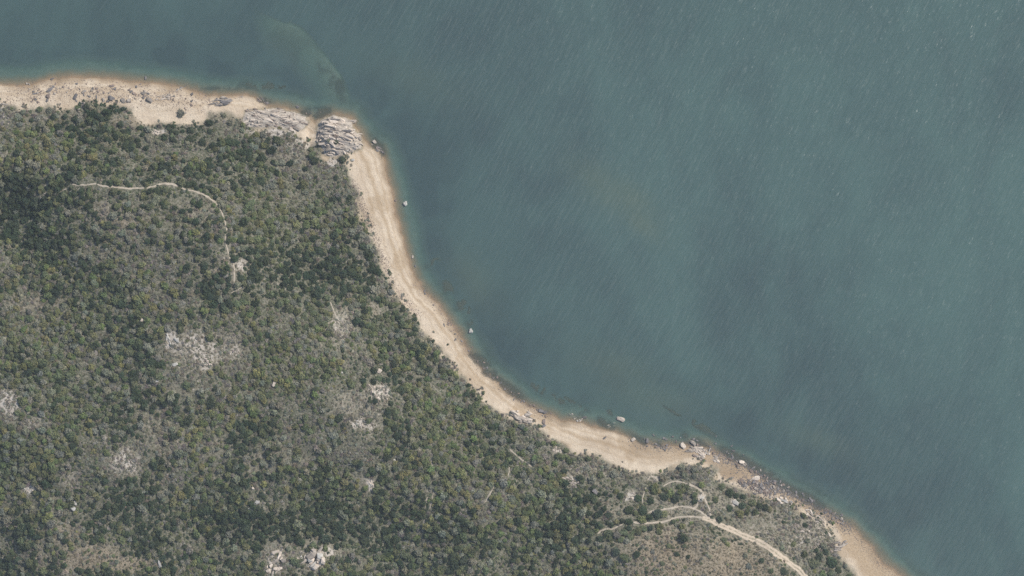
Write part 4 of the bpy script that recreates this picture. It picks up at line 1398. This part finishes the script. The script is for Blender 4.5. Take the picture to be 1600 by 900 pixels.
# bushes that stand alone in the photograph
LONE = [(283, 177, 13, 'grey'), (1027, 803, 17, 'dark'), (1055, 780, 15, 'dark'), (1038, 776, 14, 'dark'), (997, 779, 13, 'dark'), (1085, 783, 11, 'dark'),
        (1005, 797, 17, 'dark'), (982, 797, 16, 'dark'), (982, 815, 14, 'dark'), (1124, 812, 12, 'dark'), (1118, 781, 11, 'mid'), (1140, 794, 11, 'dark'),
        (1131, 843, 11, 'mid'), (1137, 850, 9, 'olive'), (1058, 866, 9, 'dark'), (1069, 853, 8, 'mid'), (1045, 853, 9, 'mid'), (1030, 830, 11, 'mid'),
        (1100, 853, 8, 'grey'), (995, 866, 12, 'dark'), (975, 870, 15, 'mid'), (963, 862, 14, 'dark'), (970, 843, 11, 'mid'), (1012, 840, 9, 'grey'),
        (1165, 868, 9, 'grey'), (1170, 885, 10, 'grey'), (1190, 875, 9, 'dark'), (1225, 893, 13, 'dark'), (1205, 892, 9, 'mid'), (1272, 880, 18, 'mid'),
        (1300, 878, 18, 'dark'), (1290, 862, 11, 'dark'), (1310, 890, 12, 'dark'), (1258, 820, 9, 'dark'), (1262, 845, 10, 'grey'), (1240, 850, 10, 'mid'),
        (1140, 770, 14, 'dark'), (1160, 790, 13, 'dark'), (1175, 785, 13, 'mid'), (1128, 760, 12, 'mid'), (1150, 775, 10, 'dark'), (1048, 771, 14, 'bright'), (1037, 803, 13, 'olive'),
        (1017, 782, 13, 'dark'), (1075, 870, 7, 'dark'), (1110, 870, 8, 'grey'), (1035, 880, 9, 'mid'), (1020, 862, 8, 'grey'), (488, 243, 13, 'mid'), (492, 251, 14, 'dark'), (486, 233, 9, 'mid'),
        (525, 222, 8, 'dark'), (513, 220, 6, 'grey'), (524, 213, 9, 'brown')]
lone = [spot(*t) for t in LONE]
for (row, cls), t in zip(lone, LONE):
    row[5] *= 1.08
    row[6] *= 1.08


def clear_of(items):
    lx, ly, lr = np.array([r[0][0] for r in lone]), np.array([r[0][1] for r in lone]), np.array([r[0][5] for r in lone])
    return [it for it in items if (np.hypot(lx - it[0][0], ly - it[0][1]) - lr > it[0][5] * .35).all()]


trees, bushes, drys = clear_of(trees), clear_of(bushes), clear_of(drys)
big_trees, trees = split(trees, 300, in_frame)
big_bush, bushes = split(bushes, 150, in_frame)
big_dry, drys = split(drys, 170, in_frame)
for row, cls in big_trees:
    for j in (5, 6, 7):
        row[j] *= 1.1
rest = grow('tree', big_trees, 'large @ tree', 'tree', 'large trees of the hillside woods', 'leafy_tree', 'crown', 'trunk', CROWN['tree'], TRUNK)
trees += rest
left = grow('bush', lone, '@ bush standing apart', 'bush', 'bushes standing apart in the open', 'bush', 'foliage', 'stem', CROWN['tree'], STEM)
bushes += left
bushes += grow('bush', big_bush, 'low @ bush', 'bush', 'low bushes of the hillside', 'bush', 'foliage', 'stem', CROWN['bush'], STEM)
drys += grow('dry', big_dry, 'leafless @ shrub', 'shrub', 'dry shrubs of the hillside', 'dry_shrub', 'twigs', 'stem', CROWN['dry'], STEM)
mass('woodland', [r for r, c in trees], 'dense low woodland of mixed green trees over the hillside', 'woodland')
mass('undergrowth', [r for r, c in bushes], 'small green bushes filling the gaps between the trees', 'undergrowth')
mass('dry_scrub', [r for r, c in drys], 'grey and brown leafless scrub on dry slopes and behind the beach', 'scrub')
mass('dry_grass', tufts, 'dry tan grass tufts on the open slopes', 'grass')


# ------------------------------------------------------------------ small stones nobody could count
def pebbles(name, pts, cols, label):
    V, F, base = [], [], 0
    r = np.random.default_rng(5)
    for (x_, y_, z_, s) in pts:
        a = r.uniform(0, 6.28)
        k = np.array([[1, 0, 0], [.3, .8, 0], [-.7, .6, 0], [-.9, -.4, 0], [.2, -.9, 0], [.1, .05, .8]]) * r.uniform(.7, 1.2, (6, 1)) * s
        ca, sa = math.cos(a), math.sin(a)
        k = np.stack([k[:, 0] * ca - k[:, 1] * sa, k[:, 0] * sa + k[:, 1] * ca, k[:, 2]], 1) + (x_, y_, z_ - .03)
        V.append(k)
        for j in range(5):
            F.append((base + j, base + (j + 1) % 5, base + 5))
        base += 6
    V, F = np.concatenate(V), np.array(F)
    me = mesh_np(name, V, F.ravel(), np.full(len(F), 3), [cols], smooth=False)
    link(name, me, kind='stuff', label=label, category='stones')


def zone_points(n, fn, seed):
    r = random.Random(seed)
    xs, ys, ss = [], [], []
    for _ in range(n):
        px, py, s = fn(r)
        xs.append((px - 800) * S)
        ys.append((450 - py) * S)
        ss.append(s)
    z = height(np.array(xs), np.array(ys))
    return [(a, b, c, s) for a, b, c, s in zip(xs, ys, z, ss)]


def along(t, pts):
    k = t * (len(pts) - 1)
    i = min(int(k), len(pts) - 2)
    f = k - i
    return pts[i][0] * (1 - f) + pts[i + 1][0] * f, pts[i][1] * (1 - f) + pts[i + 1][1] * f


def z_north(r):
    px = r.uniform(10, 330)
    return px, np.interp(px, [10, 100, 200, 330], [150, 142, 147, 160]) + r.gauss(0, 9), r.uniform(.18, .6)


def z_south(r):
    px, py = along(r.random(), [(1120, 712), (1165, 728), (1205, 752), (1240, 775), (1290, 802), (1330, 826)])
    return px + r.gauss(0, 4), py + r.gauss(0, 6), r.uniform(.18, .6)


def z_field(r):
    u, v = r.gauss(0, .55), r.gauss(0, .55)
    return 1190 + u * 36 + v * 4, 762 + u * 9 + v * 12, r.uniform(.2, .7)


def z_curve(r):
    px, py = along(r.random(), [(650, 440), (685, 477), (712, 515), (740, 562), (775, 596), (825, 635), (860, 651)])
    return px + r.gauss(0, 4), py + r.gauss(0, 5), r.uniform(.12, .42)


def z_bay(r):
    px, py = along(r.random(), [(985, 687), (1030, 697), (1080, 692), (1130, 712)])
    return px + r.gauss(0, 6), py + r.gauss(0, 6), r.uniform(.15, .5)


def z_bank(r):
    px, py = along(r.random(), [(548, 285), (561, 325), (575, 352), (592, 402), (612, 452), (650, 495)])
    return px + abs(r.gauss(0, 6)) + 1, py + r.gauss(0, 4), r.uniform(.12, .5)


pebbles('beach_stones', zone_points(1500, z_north, 1) + zone_points(1500, z_curve, 4) + zone_points(1300, z_bank, 6), M_ROCK['brown'], 'small brown stones strewn over the sand')
pebbles('shore_stones', zone_points(2200, z_south, 2) + zone_points(900, z_field, 3) + zone_points(700, z_bay, 5), M_ROCK['dark'], 'small dark stones along the southern waterline')
print('trees', len(trees), 'bushes', len(bushes), 'dry', len(drys), 'tufts', len(tufts), 'big', len(big_trees))
